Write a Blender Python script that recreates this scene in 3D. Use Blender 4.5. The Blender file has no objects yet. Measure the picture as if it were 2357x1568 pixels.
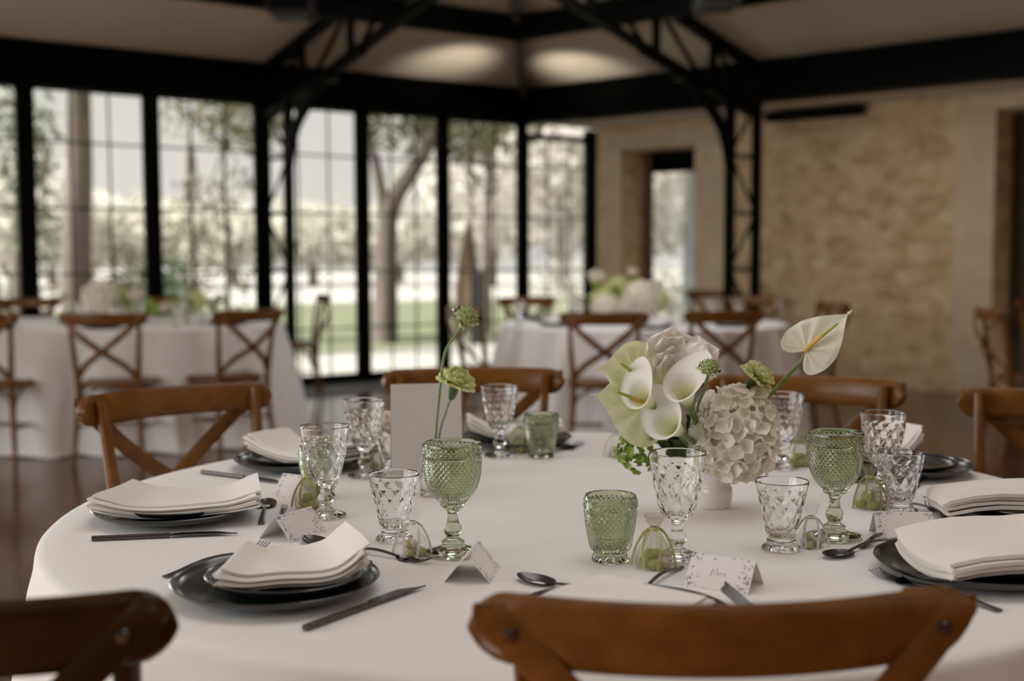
import bpy, math, random
from mathutils import Vector, Matrix
V = Vector
PI = math.pi
rnd = random.Random(7)
sc = bpy.context.scene
COL = sc.collection

# ------------------------------------------------------------------ camera model
F_PX, TILT, CAM_H, ROLL = 2750.0, 0.0697, 1.1913, -0.003
FW = V((0, math.cos(TILT), -math.sin(TILT)))
UP0 = V((0, math.sin(TILT), math.cos(TILT)))
cr, sr = math.cos(ROLL), math.sin(ROLL)
RIGHT = V((1, 0, 0)) * cr + UP0 * sr
UPV = V((-1, 0, 0)) * sr + UP0 * cr
EYE = V((0, 0, CAM_H))

def ray(px, py):
    return RIGHT * ((px - 1178.5) / F_PX) + UPV * (-(py - 784) / F_PX) + FW

def on_z(px, py, z=0.75):
    d = ray(px, py)
    return EYE + d * ((z - CAM_H) / d.z)

def at_y(px, py, y):
    d = ray(px, py)
    return EYE + d * (y / d.y)

# ------------------------------------------------------------------ materials
MATS = {}
def new_mat(name):
    m = bpy.data.materials.new(name)
    m.use_nodes = True
    MATS[name] = m
    nt = m.node_tree
    return m, nt, nt.nodes['Principled BSDF']

def setp(b, **k):
    names = dict(col='Base Color', rough='Roughness', metal='Metallic', ior='IOR', trans='Transmission Weight',
                 spec='Specular IOR Level', coat='Coat Weight', coatr='Coat Roughness', sheen='Sheen Weight', alpha='Alpha',
                 sss='Subsurface Weight')
    for a, v in k.items():
        i = b.inputs[names[a]]
        i.default_value = (*v, 1) if isinstance(v, tuple) else v

def noise(nt, scale, detail=4, vec=None, rough=0.55):
    n = nt.nodes.new('ShaderNodeTexNoise')
    n.inputs['Scale'].default_value = scale
    n.inputs['Detail'].default_value = detail
    n.inputs['Roughness'].default_value = rough
    if vec is not None: nt.links.new(vec, n.inputs['Vector'])
    return n

def coords(nt, kind='Object', scale=(1, 1, 1), rot=(0, 0, 0)):
    t = nt.nodes.new('ShaderNodeTexCoord')
    mp = nt.nodes.new('ShaderNodeMapping')
    mp.inputs['Scale'].default_value = scale
    mp.inputs['Rotation'].default_value = rot
    nt.links.new(t.outputs[kind], mp.inputs['Vector'])
    return mp.outputs['Vector']

def ramp(nt, fac, stops):
    r = nt.nodes.new('ShaderNodeValToRGB')
    el = r.color_ramp.elements
    while len(el) < len(stops): el.new(0.5)
    for e, (p, c) in zip(el, stops):
        e.position = p; e.color = (*c, 1)
    nt.links.new(fac, r.inputs['Fac'])
    return r.outputs['Color']

def bump(nt, b, h, strength=0.2, dist=0.002):
    n = nt.nodes.new('ShaderNodeBump')
    n.inputs['Strength'].default_value = strength
    n.inputs['Distance'].default_value = dist
    nt.links.new(h, n.inputs['Height'])
    nt.links.new(n.outputs['Normal'], b.inputs['Normal'])

def mat_plain(name, col, rough=0.5, **k):
    m, nt, b = new_mat(name)
    setp(b, col=col, rough=rough, **k)
    return m

def mat_varied(name, c1, c2, scale=20, rough=0.5, bmp=0.0, stretch=(1, 1, 1), **k):
    m, nt, b = new_mat(name)
    setp(b, rough=rough, **k)
    v = coords(nt, 'Object', stretch)
    n = noise(nt, scale, 5, v)
    nt.links.new(ramp(nt, n.outputs['Fac'], [(0.35, c1), (0.68, c2)]), b.inputs['Base Color'])
    if bmp: bump(nt, b, n.outputs['Fac'], bmp)
    return m

def mat_wood(name, c1, c2, scale=6, rough=0.21, coat=0.0):
    m, nt, b = new_mat(name)
    setp(b, rough=rough, coat=coat, coatr=0.25, spec=0.20)
    v = coords(nt, 'Object', (1.5, 9, 3))
    n = noise(nt, scale, 6, v, 0.6)
    nt.links.new(ramp(nt, n.outputs['Fac'], [(0.3, c1), (0.7, c2)]), b.inputs['Base Color'])
    bump(nt, b, n.outputs['Fac'], 0.08, 0.001)
    return m

def mat_leaf(name, c1, c2, trans=0.35, scale=30, rough=0.5):
    m, nt, b = new_mat(name)
    setp(b, rough=rough)
    n = noise(nt, scale, 3, coords(nt))
    c = ramp(nt, n.outputs['Fac'], [(0.3, c1), (0.7, c2)])
    nt.links.new(c, b.inputs['Base Color'])
    t = nt.nodes.new('ShaderNodeBsdfTranslucent')
    nt.links.new(c, t.inputs['Color'])
    mx = nt.nodes.new('ShaderNodeMixShader')
    mx.inputs[0].default_value = trans
    nt.links.new(b.outputs[0], mx.inputs[1]); nt.links.new(t.outputs[0], mx.inputs[2])
    nt.links.new(mx.outputs[0], nt.nodes['Material Output'].inputs['Surface'])
    return m

def mat_sheer(name, col, opacity):
    m, nt, b = new_mat(name)
    setp(b, col=col, rough=0.6)
    t = nt.nodes.new('ShaderNodeBsdfTransparent')
    mx = nt.nodes.new('ShaderNodeMixShader')
    mx.inputs[0].default_value = opacity
    nt.links.new(t.outputs[0], mx.inputs[1]); nt.links.new(b.outputs[0], mx.inputs[2])
    nt.links.new(mx.outputs[0], nt.nodes['Material Output'].inputs['Surface'])
    return m

def mat_pane(name):
    m, nt, b = new_mat(name)
    nt.nodes.remove(b)
    t = nt.nodes.new('ShaderNodeBsdfTransparent'); t.inputs['Color'].default_value = (0.97, 0.98, 0.97, 1)
    g = nt.nodes.new('ShaderNodeBsdfGlossy'); g.inputs['Roughness'].default_value = 0.02
    f = nt.nodes.new('ShaderNodeFresnel'); f.inputs['IOR'].default_value = 1.45
    mx = nt.nodes.new('ShaderNodeMixShader')
    nt.links.new(f.outputs[0], mx.inputs[0])
    nt.links.new(t.outputs[0], mx.inputs[1]); nt.links.new(g.outputs[0], mx.inputs[2])
    nt.links.new(mx.outputs[0], nt.nodes['Material Output'].inputs['Surface'])
    return m

def build_materials():
    mat_wood('chair_wood', (0.104, 0.038, 0.0070), (0.198, 0.081, 0.0165))
    mat_wood('shaded_chair_wood', (0.022, 0.009, 0.002), (0.046, 0.018, 0.004))  # darker copy of the chair wood, shade put into its colour
    mat_varied('cane', (0.11, 0.04, 0.01), (0.18, 0.07, 0.02), 60, 0.55)
    m, nt, b = new_mat('cloth')
    setp(b, col=(0.80, 0.785, 0.76), rough=0.85, sheen=0.15)
    w = noise(nt, 900, 2, coords(nt)); bump(nt, b, w.outputs['Fac'], 0.15, 0.0006)
    m, nt, b = new_mat('napkin_cloth')
    setp(b, col=(0.78, 0.735, 0.69), rough=0.9, sheen=0.15)
    w = noise(nt, 700, 2, coords(nt)); bump(nt, b, w.outputs['Fac'], 0.15, 0.0006)
    mat_plain('card', (0.78, 0.745, 0.725), 0.7)
    mat_plain('menu_paper', (0.60, 0.565, 0.54), 0.75)
    mat_plain('print_gray', (0.22, 0.22, 0.24), 0.8)
    mat_varied('stoneware', (0.012, 0.016, 0.017), (0.020, 0.026, 0.027), 300, 0.22, spec=0.85, coat=0.35, coatr=0.16)
    mat_varied('gunmetal', (0.10, 0.09, 0.095), (0.16, 0.145, 0.145), 200, 0.24, metal=1.0)
    mat_plain('clear_glass', (0.985, 0.985, 0.98), 0.0, trans=1.0, ior=1.46)
    mat_plain('green_glass', (0.668, 0.722, 0.54), 0.0, trans=1.0, ior=1.46)
    mat_plain('porcelain', (0.72, 0.67, 0.63), 0.18, coat=0.3)
    mat_leaf('white_petal', (0.90, 0.86, 0.78), (0.94, 0.91, 0.85), 0.3)
    mat_leaf('hydrangea_petal', (0.90, 0.86, 0.72), (0.95, 0.92, 0.85), 0.35, 40)
    mat_leaf('cream_petal', (0.90, 0.82, 0.70), (0.93, 0.87, 0.78), 0.3)
    m = mat_leaf('calla_white', (0.91, 0.89, 0.84), (0.93, 0.915, 0.88), 0.25)
    nt = m.node_tree; sx = nt.nodes.new('ShaderNodeSeparateXYZ'); nt.links.new(coords(nt), sx.inputs[0])
    c = ramp(nt, sx.outputs['Y'], [(0.006, (0.36, 0.42, 0.16)), (0.020, (0.72, 0.74, 0.42)), (0.034, (0.86, 0.85, 0.68)), (0.048, (0.92, 0.905, 0.87))])
    for n in nt.nodes:
        if n.type == 'BSDF_PRINCIPLED': nt.links.new(c, n.inputs['Base Color'])
        if n.type == 'BSDF_TRANSLUCENT': nt.links.new(c, n.inputs['Color'])
    mat_leaf('calla_throat', (0.78, 0.78, 0.52), (0.84, 0.83, 0.62), 0.25)
    mat_leaf('lime_spathe', (0.70, 0.74, 0.42), (0.82, 0.83, 0.56), 0.3, 60)
    mat_leaf('ivory_spathe', (0.84, 0.81, 0.64), (0.91, 0.88, 0.74), 0.3, 60)
    mat_leaf('carnation_lime', (0.68, 0.73, 0.32), (0.86, 0.87, 0.56), 0.45, 80)
    mat_leaf('viburnum_green', (0.22, 0.36, 0.04), (0.42, 0.54, 0.12), 0.35, 60)
    mat_leaf('pod_green', (0.24, 0.30, 0.09), (0.48, 0.54, 0.24), 0.2, 150)
    mat_plain('seed_black', (0.012, 0.012, 0.015), 0.4)
    mat_varied('stem_green', (0.12, 0.20, 0.045), (0.22, 0.30, 0.09), 60, 0.45)
    mat_varied('dark_leaf', (0.035, 0.07, 0.02), (0.08, 0.13, 0.04), 40, 0.4)
    mat_varied('spadix', (0.62, 0.36, 0.05), (0.70, 0.46, 0.10), 300, 0.6)
    mat_varied('spadix_green', (0.30, 0.38, 0.05), (0.40, 0.45, 0.08), 300, 0.6)
    mat_plain('almond_green', (0.34, 0.34, 0.07), 0.35)
    mat_plain('almond_white', (0.66, 0.61, 0.57), 0.35)
    mat_plain('ribbon', (0.42, 0.42, 0.16), 0.45)
    mat_plain('white_ribbon', (0.72, 0.68, 0.63), 0.45)
    mat_sheer('tulle_green', (0.42, 0.42, 0.22), 0.30)
    mat_sheer('tulle_white', (0.78, 0.76, 0.74), 0.15)
    mat_varied('rafter_paint', (0.055, 0.05, 0.045), (0.07, 0.065, 0.058), 8, 0.6)
    mat_plain('black_steel', (0.0022, 0.0025, 0.0018), 0.5, spec=0.04)
    mat_plain('black_plastic', (0.006, 0.006, 0.006), 0.5)
    mat_pane('window_glass')
    mat_plain('wax', (0.8, 0.74, 0.66), 0.5)
    # floor: dark boards
    m, nt, b = new_mat('floor_boards')
    v = coords(nt, 'Object', (1, 1, 1), (0, 0, 0.63))
    br = nt.nodes.new('ShaderNodeTexBrick')
    br.inputs['Scale'].default_value = 1.0
    br.inputs['Brick Width'].default_value = 1.3; br.inputs['Row Height'].default_value = 0.13
    br.inputs['Mortar Size'].default_value = 0.003
    br.inputs['Color1'].default_value = (0.135, 0.052, 0.024, 1); br.inputs['Color2'].default_value = (0.085, 0.033, 0.017, 1)
    br.inputs['Mortar'].default_value = (0.015, 0.007, 0.004, 1)
    nt.links.new(v, br.inputs['Vector'])
    n = noise(nt, 7, 6, coords(nt, 'Object', (1, 8, 1), (0, 0, 0.63)))
    mx = nt.nodes.new('ShaderNodeMix'); mx.data_type = 'RGBA'; mx.blend_type = 'MULTIPLY'; mx.inputs[0].default_value = 0.5
    nt.links.new(br.outputs['Color'], mx.inputs[6])
    nt.links.new(ramp(nt, n.outputs['Fac'], [(0.3, (0.5, 0.5, 0.5)), (0.7, (1.2, 1.15, 1.1))]), mx.inputs[7])
    nt.links.new(mx.outputs[2], b.inputs['Base Color'])
    setp(b, rough=0.15, spec=.28)
    bump(nt, b, n.outputs['Fac'], 0.05, 0.002)
    # rubble stone wall
    m, nt, b = new_mat('rubble_stone')
    v = coords(nt, 'Object', (1, 1, 1.6))
    vo = nt.nodes.new('ShaderNodeTexVoronoi'); vo.inputs['Scale'].default_value = 6.5
    nt.links.new(v, vo.inputs['Vector'])
    n = noise(nt, 5.5, 8, v, 0.72)
    ad = nt.nodes.new('ShaderNodeMath'); ad.operation = 'MULTIPLY_ADD'; ad.inputs[1].default_value = 0.35
    nt.links.new(vo.outputs['Color'], ad.inputs[0]); nt.links.new(n.outputs['Fac'], ad.inputs[2])
    nt.links.new(ramp(nt, ad.outputs[0], [(0.38, (0.40, 0.25, 0.12)), (0.62, (0.66, 0.46, 0.25)), (0.85, (0.82, 0.62, 0.38))]), b.inputs['Base Color'])
    setp(b, rough=0.9)
    bump(nt, b, ad.outputs[0], 0.6, 0.03)
    mat_varied('dressed_stone', (0.61, 0.47, 0.30), (0.71, 0.56, 0.38), 5, 0.9, 0.2)
    mat_varied('plaster', (0.56, 0.475, 0.365), (0.62, 0.53, 0.415), 1.5, 0.95)
    mat_varied('soffit_white', (0.62, 0.565, 0.47), (0.68, 0.62, 0.53), 2, 0.95)
    mat_varied('gray_stone', (0.16, 0.155, 0.15), (0.24, 0.23, 0.22), 6, 0.7)
    mat_varied('brown_shutter', (0.10, 0.06, 0.035), (0.16, 0.095, 0.055), 8, 0.7, stretch=(1, 1, 8))
    mat_varied('dark_curtain', (0.05, 0.035, 0.02), (0.09, 0.065, 0.038), 5, 0.9)
    mat_varied('paving', (0.23, 0.22, 0.205), (0.28, 0.27, 0.255), 2, 0.8)
    mat_varied('lawn', (0.075, 0.088, 0.045), (0.11, 0.118, 0.066), 3, 0.95)
    mat_varied('gravel', (0.26, 0.25, 0.235), (0.31, 0.30, 0.28), 2, 0.95)
    mat_varied('bark', (0.085, 0.068, 0.056), (0.14, 0.118, 0.10), 6, 0.95, 0.5, (6, 6, 1))
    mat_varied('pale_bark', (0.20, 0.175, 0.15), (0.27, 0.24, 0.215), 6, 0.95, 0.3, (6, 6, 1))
    mat_leaf('leaf_dark', (0.05, 0.08, 0.045), (0.12, 0.16, 0.09), 0.35, 2)
    mat_leaf('leaf_olive', (0.085, 0.088, 0.040), (0.165, 0.155, 0.080), 0.45, 2)
    mat_leaf('leaf_hazed', (0.46, 0.45, 0.385), (0.58, 0.565, 0.505), 0.5, 1)  # paleness of distance haze put into the leaf colour
    mat_leaf('leaf_straw_hazed', (0.48, 0.455, 0.41), (0.60, 0.575, 0.53), 0.5, 1)  # beige growth, lightened further to carry haze in the colour
    mat_varied('parasol_cloth', (0.17, 0.12, 0.08), (0.22, 0.16, 0.11), 5, 0.9)
    mat_sheer('pale_curtain', (0.62, 0.68, 0.68), 0.85)
build_materials()

# ------------------------------------------------------------------ mesh builder
class MB:
    def __init__(s): s.v = []; s.f = []
    def add(s, vs, fs):
        o = len(s.v); s.v += [V(p) for p in vs]; s.f += [tuple(i + o for i in f) for f in fs]
        return s
    def box(s, c, h, X=V((1, 0, 0)), Y=V((0, 1, 0)), Z=V((0, 0, 1)), bev=0.0):
        c = V(c)
        if bev <= 0:
            P = [c + X * (h[0] * a) + Y * (h[1] * b) + Z * (h[2] * d) for d in (-1, 1) for a, b in ((-1, -1), (1, -1), (1, 1), (-1, 1))]
            return s.add(P, [(3, 2, 1, 0), (4, 5, 6, 7), (0, 1, 5, 4), (1, 2, 6, 5), (2, 3, 7, 6), (3, 0, 4, 7)])
        L = [(-h[2], bev), (-h[2] + bev, 0), (h[2] - bev, 0), (h[2], bev)]
        P = []
        for z, i in L:
            a, b = h[0] - i, h[1] - i; q = bev * 0.7
            for x, y in ((-a + q, -b), (a - q, -b), (a, -b + q), (a, b - q), (a - q, b), (-a + q, b), (-a, b - q), (-a, -b + q)):
                P.append(c + X * x + Y * y + Z * z)
        F = [tuple(range(7, -1, -1)), tuple(range(24, 32))]
        for k in range(3):
            for i in range(8):
                j = (i + 1) % 8
                F.append((k * 8 + i, k * 8 + j, k * 8 + 8 + j, k * 8 + 8 + i))
        return s.add(P, F)
    def bar(s, a, b, w, t, hint=V((0, 0, 1))):
        a, b = V(a), V(b); T = (b - a)
        L = T.length; T.normalize()
        B = hint - T * hint.dot(T)
        if B.length < 1e-4: B = T.orthogonal()
        B.normalize(); W = T.cross(B)
        return s.box((a + b) / 2, (L / 2, w / 2, t / 2), T, W, B)
    def sweep(s, path, a, b, hint=V((0, 0, 1)), n=10, e=2.0, cap=True):
        """path points, a/b half width and half thickness (number or function of 0..1); b lies along hint"""
        path = [V(p) for p in path]; m = len(path)
        fa = a if callable(a) else (lambda t: a); fb = b if callable(b) else (lambda t: b)
        P = []
        for i, p in enumerate(path):
            T = (path[min(i + 1, m - 1)] - path[max(i - 1, 0)]).normalized()
            hv = hint(i / (m - 1)) if callable(hint) else hint
            B = hv - T * hv.dot(T)
            if B.length < 1e-5: B = T.orthogonal()
            B.normalize(); W = T.cross(B)
            t = i / (m - 1)
            for k in range(n):
                q = 2 * PI * (k + 0.5) / n
                cx, sx = math.cos(q), math.sin(q)
                P.append(p + W * (fa(t) * math.copysign(abs(cx) ** (2 / e), cx)) + B * (fb(t) * math.copysign(abs(sx) ** (2 / e), sx)))
        F = []
        for i in range(m - 1):
            for k in range(n):
                j = (k + 1) % n
                F.append((i * n + k, i * n + j, i * n + n + j, i * n + n + k))
        if cap:
            F.append(tuple(range(n - 1, -1, -1))); F.append(tuple((m - 1) * n + k for k in range(n)))
        return s.add(P, F)
    def lathe(s, prof, seg=48, fn=None, M=None):
        """prof [(r, z[, amp])]; fn(theta, z, i) radial offset times amp"""
        P = []; F = []; ring = []
        for i, q in enumerate(prof):
            r, z = q[0], q[1]; amp = q[2] if len(q) > 2 else 0
            if r < 1e-6:
                ring.append([len(P)]); P.append(V((0, 0, z)))
            else:
                ids = []
                for k in range(seg):
                    th = 2 * PI * k / seg
                    rr = r + (amp * fn(th, z) if (fn and amp) else 0)
                    ids.append(len(P)); P.append(V((rr * math.cos(th), rr * math.sin(th), z)))
                ring.append(ids)
        for A, B in zip(ring, ring[1:]):
            for k in range(seg):
                j = (k + 1) % seg
                if len(A) == 1 and len(B) == 1: continue
                if len(A) == 1: F.append((A[0], B[k], B[j])[::-1])
                elif len(B) == 1: F.append((A[k], A[j], B[0]))
                else: F.append((A[k], A[j], B[j], B[k]))
        if M is not None: P = [M @ p for p in P]
        return s.add(P, F)
    def grid(s, fn, nu, nv, wrap=False):
        P = [fn(u / nu, v / nv) for v in range(nv + 1) for u in range(nu if wrap else nu + 1)]
        w = nu if wrap else nu + 1
        F = [(v * w + u, v * w + (u + 1) % w, (v + 1) * w + (u + 1) % w, (v + 1) * w + u) for v in range(nv) for u in range(nu)]
        return s.add(P, F)
    def ball(s, c, r, n=12, m=8, X=V((1, 0, 0)), Y=V((0, 1, 0)), Z=V((0, 0, 1)), fn=None):
        c = V(c); r = r if isinstance(r, (tuple, list)) else (r, r, r)
        pr = [(math.sin(PI * i / m), -math.cos(PI * i / m)) for i in range(m + 1)]
        t = MB(); t.lathe([(max(a, 0) if 0 < i < m else 0, b) for i, (a, b) in enumerate(pr)], n)
        P = []
        for p in t.v:
            k = 1 + (fn(p) if fn else 0)
            P.append(c + X * (p.x * r[0] * k) + Y * (p.y * r[1] * k) + Z * (p.z * r[2] * k))
        return s.add(P, t.f)
    def mesh(s, name, mat, smooth=True, mats=None, midx=None):
        me = bpy.data.meshes.new(name)
        me.from_pydata([tuple(p) for p in s.v], [], s.f)
        me.materials.append(MATS[mat])
        if mats:
            for x in mats: me.materials.append(MATS[x])
        if midx:
            for i, p in enumerate(me.polygons): p.material_index = midx(i, p)
        me.update()
        if smooth:
            me.polygons.foreach_set('use_smooth', [True] * len(me.polygons))
            try: me.set_sharp_from_angle(angle=math.radians(18 if 'glass' in mat else 42))
            except Exception: pass
        return me

def spline(pts, n):
    """Catmull-Rom through pts (tuples), n samples per segment"""
    k = len(pts[0]); out = []
    for i in range(len(pts) - 1):
        p0 = pts[max(i - 1, 0)]; p1 = pts[i]; p2 = pts[i + 1]; p3 = pts[min(i + 2, len(pts) - 1)]
        for j in range(n):
            t = j / n
            out.append(tuple(0.5 * (2 * p1[d] + (p2[d] - p0[d]) * t + (2 * p0[d] - 5 * p1[d] + 4 * p2[d] - p3[d]) * t * t + (3 * p1[d] - p0[d] - 3 * p2[d] + p3[d]) * t ** 3) for d in range(k)))
    out.append(tuple(pts[-1]))
    return out

# ------------------------------------------------------------------ objects
def link(name, me, parent=None, loc=None, rot=None, label=None):
    o = bpy.data.objects.new(name, me); COL.objects.link(o)
    if parent is not None: o.parent = parent
    if loc is not None: o.location = loc
    if rot is not None: o.rotation_euler = rot
    if label: o['label'] = label
    return o

def tag(o, label=None, cat=None, group=None, kind=None):
    if label: o['label'] = label
    if cat: o['category'] = cat
    if group: o['group'] = group
    if kind: o['kind'] = kind
    return o

def struct(name, mb, mat, smooth=False, parent=None):
    o = link(name, mb.mesh(name, mat, smooth), parent)
    if parent is None: o['kind'] = 'structure'
    return o

class Kit:
    """one kind of thing: its part meshes, placed as often as needed"""
    def __init__(s, name, cat): s.name = name; s.cat = cat; s.parts = []
    def part(s, name, mb, mat, sub=None, label=None, smooth=True):
        s.parts.append((name, mb.mesh(name, mat, smooth), label, sub)); return len(s.parts) - 1
    def place(s, loc, rz=0, label='', group=None, scale=1, M=None, name=None):
        r = bpy.data.objects.new(name or s.name, None); COL.objects.link(r)
        r.empty_display_size = 0.05
        if M is not None: r.matrix_world = M
        else:
            r.location = loc; r.rotation_euler = (0, 0, rz)
            r.scale = (scale, scale, scale) if not isinstance(scale, tuple) else scale
        tag(r, label, s.cat, group)
        obs = []
        for nm, me, lb, sub in s.parts:
            o = link(nm, me, obs[sub] if sub is not None else r, label=lb); obs.append(o)
        return r
    def single(s, loc, rz=0, label='', group=None, scale=1, M=None, name=None):
        o = link(name or s.name, s.parts[0][1])
        if M is not None: o.matrix_world = M
        else:
            o.location = loc; o.rotation_euler = (0, 0, rz); o.scale = (scale,) * 3
        return tag(o, label, s.cat, group)

def frame(O, A, N):
    """matrix with local Y along A, local Z close to N"""
    A = V(A).normalized(); N = V(N); N = (N - A * N.dot(A)).normalized(); X = A.cross(N)
    return Matrix(((X.x, A.x, N.x, O[0]), (X.y, A.y, N.y, O[1]), (X.z, A.z, N.z, O[2]), (0, 0, 0, 1)))

def sm(a, b, x):
    x = max(0, min(1, (x - a) / (b - a))); return x * x * (3 - 2 * x)

# ------------------------------------------------------------------ room
K = V((0.13, 12.47, 0))
DL = V((0.809, 0.588, 0)).normalized(); NL = V((DL.y, -DL.x, 0))        # left glass wall: direction, inward normal
DR = V((0.761, -0.649, 0)).normalized(); NR = V((DR.y, -DR.x, 0))       # right beam line
if NR.y > 0: NR = -NR
HIP = (NL + NR).normalized()
ZB0, ZB1, SLOPE = 2.55, 2.90, 0.205
Z3 = V((0, 0, 1))
S0 = V((0.90, 12.90, 0))                                                # far end of the stone wall line

def on_line(px, P, D, y=560):
    """point of the vertical plane through P along D seen at column px"""
    d = ray(px, y); n = V((D.y, -D.x, 0))
    k = (P - EYE).dot(n) / d.dot(n)
    return EYE + d * k

def line_s(px, P, D, y=560): return (on_line(px, P, D, y) - P).dot(D)

def build_room():
    mb = MB(); mb.add([(-12, -5, 0), (9, -5, 0), (9, 14, 0), (-12, 14, 0), (-12, -5, -.1), (9, -5, -.1), (9, 14, -.1), (-12, 14, -.1)],
                      [(0, 1, 2, 3), (7, 6, 5, 4)])
    # floor is cut along the two walls so the garden starts behind them
    A = K - DL * 10.5; B = S0 + DR * 11
    mb = MB(); pts = [A, S0 + V((-.0, .0, 0)), B, V((B.x, -5, 0)), V((A.x, -5, 0))]
    mb.add([p for p in pts] + [p - Z3 * .1 for p in pts], [(4, 3, 2, 1, 0), (5, 6, 7, 8, 9)])
    struct('floor', mb, 'floor_boards')
    # sloping underside of the roof: two planes meeting in a hip
    mb = MB(); t = 15.5
    H = K + HIP * t; d = HIP.dot(NL) * t
    up = lambda p, z: V((p.x, p.y, z))
    a = up(K, ZB1); b = up(H, ZB1 + SLOPE * d); c = up(K - DL * 11 + NL * d, ZB1 + SLOPE * d); e = up(K - DL * 11, ZB1)
    mb.add([e, a, b, c] + [q + Z3 * .12 for q in (e, a, b, c)], [(0, 1, 2, 3), (7, 6, 5, 4), (0, 4, 5, 1)])
    c2 = up(K + DR * 11 + NR * d, ZB1 + SLOPE * d); e2 = up(K + DR * 11, ZB1)
    mb.add([a, e2, c2, b] + [q + Z3 * .12 for q in (a, e2, c2, b)], [(0, 1, 2, 3), (7, 6, 5, 4), (0, 4, 5, 1)])
    struct('ceiling', mb, 'plaster')
    mb = MB(); mb.box((0, -4.9, 2.4), (12, .1, 2.4)); struct('wall_back', mb, 'brown_shutter')
    mb = MB(); mb.box((8.9, .4, 2.4), (.1, 5.4, 2.4)); struct('wall_side', mb, 'brown_shutter')
    # soffit between the right beam and the stone wall
    mb = MB(); q = [K - DL * .05, K + DR * 11, S0 + DR * 11 - NR * .3, S0 - NR * .3 - DR * .1]
    mb.add([p + Z3 * (ZB0 + .02) for p in q] + [p + Z3 * (ZB0 + .3) for p in q], [(0, 1, 2, 3), (7, 6, 5, 4), (0, 4, 5, 1), (2, 6, 7, 3), (3, 7, 4, 0)])
    struct('trim_1', mb, 'soffit_white')
    # eaves beams
    for nm, D, N, L in (('left', -DL, NL, 10.5), ('right', DR, NR, 11)):
        mb = MB(); m = K + D * (L / 2)
        mb.box(up(m, (ZB0 + ZB1) / 2 + .01), (L / 2, .05, (ZB1 - ZB0) / 2 - .01), D, N)
        mb.box(up(m, ZB0 + .015), (L / 2 + .05, .11, .015), D, N)
        mb.box(up(m, ZB1 - .015), (L / 2 + .05, .11, .015), D, N)
        mb.box(up(m + N * .06, ZB0 + .2), (L / 2, .012, .03), D, N)
        o = struct('steel_beam', mb, 'black_steel')
        tag(o, 'long black steel eaves beam over the %s' % ('row of garden windows' if nm == 'left' else 'stone wall side'), 'beam')
    # hip rafter
    mb = MB(); p0 = up(K, ZB1 + .0); p1 = up(K + HIP * 9, ZB1 + SLOPE * HIP.dot(NL) * 9)
    mb.bar(p0 - Z3 * .05, p1 - Z3 * .05, .07, .10)
    o = struct('hip_rafter', mb, 'rafter_paint'); tag(o, 'slim grey rafter rising from the far corner of the ceiling', 'rafter')
    # ring purlins meeting at the hip
    hp = K + HIP * 2.15; zr = ZB1 + SLOPE * HIP.dot(NL) * 2.15 - .12
    for nm, D in (('left', -DL), ('right', DR)):
        mb = MB(); a = up(hp, zr); mb.bar(a - D * .05, a + D * 9, .10, .20)
        o = struct('roof_purlin', mb, 'black_steel')
        tag(o, 'black purlin crossing the ceiling %s of the hip' % ('on the window side' if nm == 'left' else 'on the stone wall side'), 'purlin')
    # glazed bays
    edges = [-330, 65, 353, 605, 835, 1020, 1203, 1365]
    P = [on_line(x, K, DL) for x in edges]; P = [V((p.x, p.y, 0)) for p in P]
    far = [P[0] - DL * 1.5, P[0] - DL * 3.0]
    P = far[::-1] + P; wid = [.1, .07, .07, .11, .068, .10, .072, .07, .07, .20]
    for i, (p, w) in enumerate(zip(P, wid)):
        mb = MB(); h = ZB0 if i < 9 else ZB0 - .0
        mb.box(up(p, h / 2), (w / 2, .05, h / 2), DL, NL)
        o = struct('window_post', mb, 'black_steel'); o['label'] = 'upright black post number %d of the garden glazing' % (i + 1)
        names = {2: 'black glazing post beyond the left table, at the left frame edge', 3: 'thick black glazing post near the left edge',
                 4: 'slim black glazing post behind the middle chair of the left table', 5: 'thick black glazing post behind the angled chair',
                 6: 'black glazing post left of the forked tree', 7: 'black glazing post right of the forked tree',
                 8: 'black corner post under the ceiling hip', 9: 'thick black post where glazing meets the stone wall'}
        tag(o, names.get(i, 'black glazing post outside the left edge, %s one' % ('nearer' if i == 1 else 'farthest')), 'post')
    for i in range(len(P) - 1):
        a, b = P[i], P[i + 1]; L = (b - a).length - .08; m = (a + b) / 2
        r = link('window_%d' % (i + 1), None); r['kind'] = 'structure'
        r.location = m
        fr = MB(); zt = ZB0 + .05 if i < 8 else ZB0 - .08
        fr.box((0, 0, .05), (L / 2, .03, .05), DL, NL); fr.box((0, 0, zt - .03), (L / 2, .03, .03), DL, NL)
        for s in (-1, 1): fr.box(DL * (s * (L / 2 - .015)) + Z3 * (zt / 2), (.015, .025, zt / 2), DL, NL)
        link('frame', fr.mesh('frame', 'black_steel', False), r)
        gb = MB()
        for z in (.53, 1.06, 1.6, 2.13): gb.box((0, 0, z), (L / 2, .007, .008), DL, NL)
        for s in (-1 / 6, 1 / 6): gb.box(DL * (s * L) + Z3 * (zt / 2), (.007, .007, zt / 2 - .05), DL, NL)
        link('glazing_bar', gb.mesh('glazing_bar', 'black_steel', False), r)
        gp = MB(); gp.box((0, 0, zt / 2), (L / 2 - .01, .003, zt / 2 - .04), DL, NL)
        link('glass_pane', gp.mesh('glass_pane', 'window_glass', False), r)
    # stone threshold along the glazing
    mb = MB(); m = K - DL * 4 + NL * .42
    mb.box(up(m, .006), (5, .40, .006), DL, NL)
    struct('trim_2', mb, 'gray_stone')
    # ---- stone wall with a recessed doorway and a curtained niche
    D, N = DR, NR; zt = ZB0 + .3
    s1, s2 = line_s(1432, S0, D), line_s(1600, S0, D)
    s3, s4 = line_s(2288, S0, D), line_s(2288, S0, D) + 1.3
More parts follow.
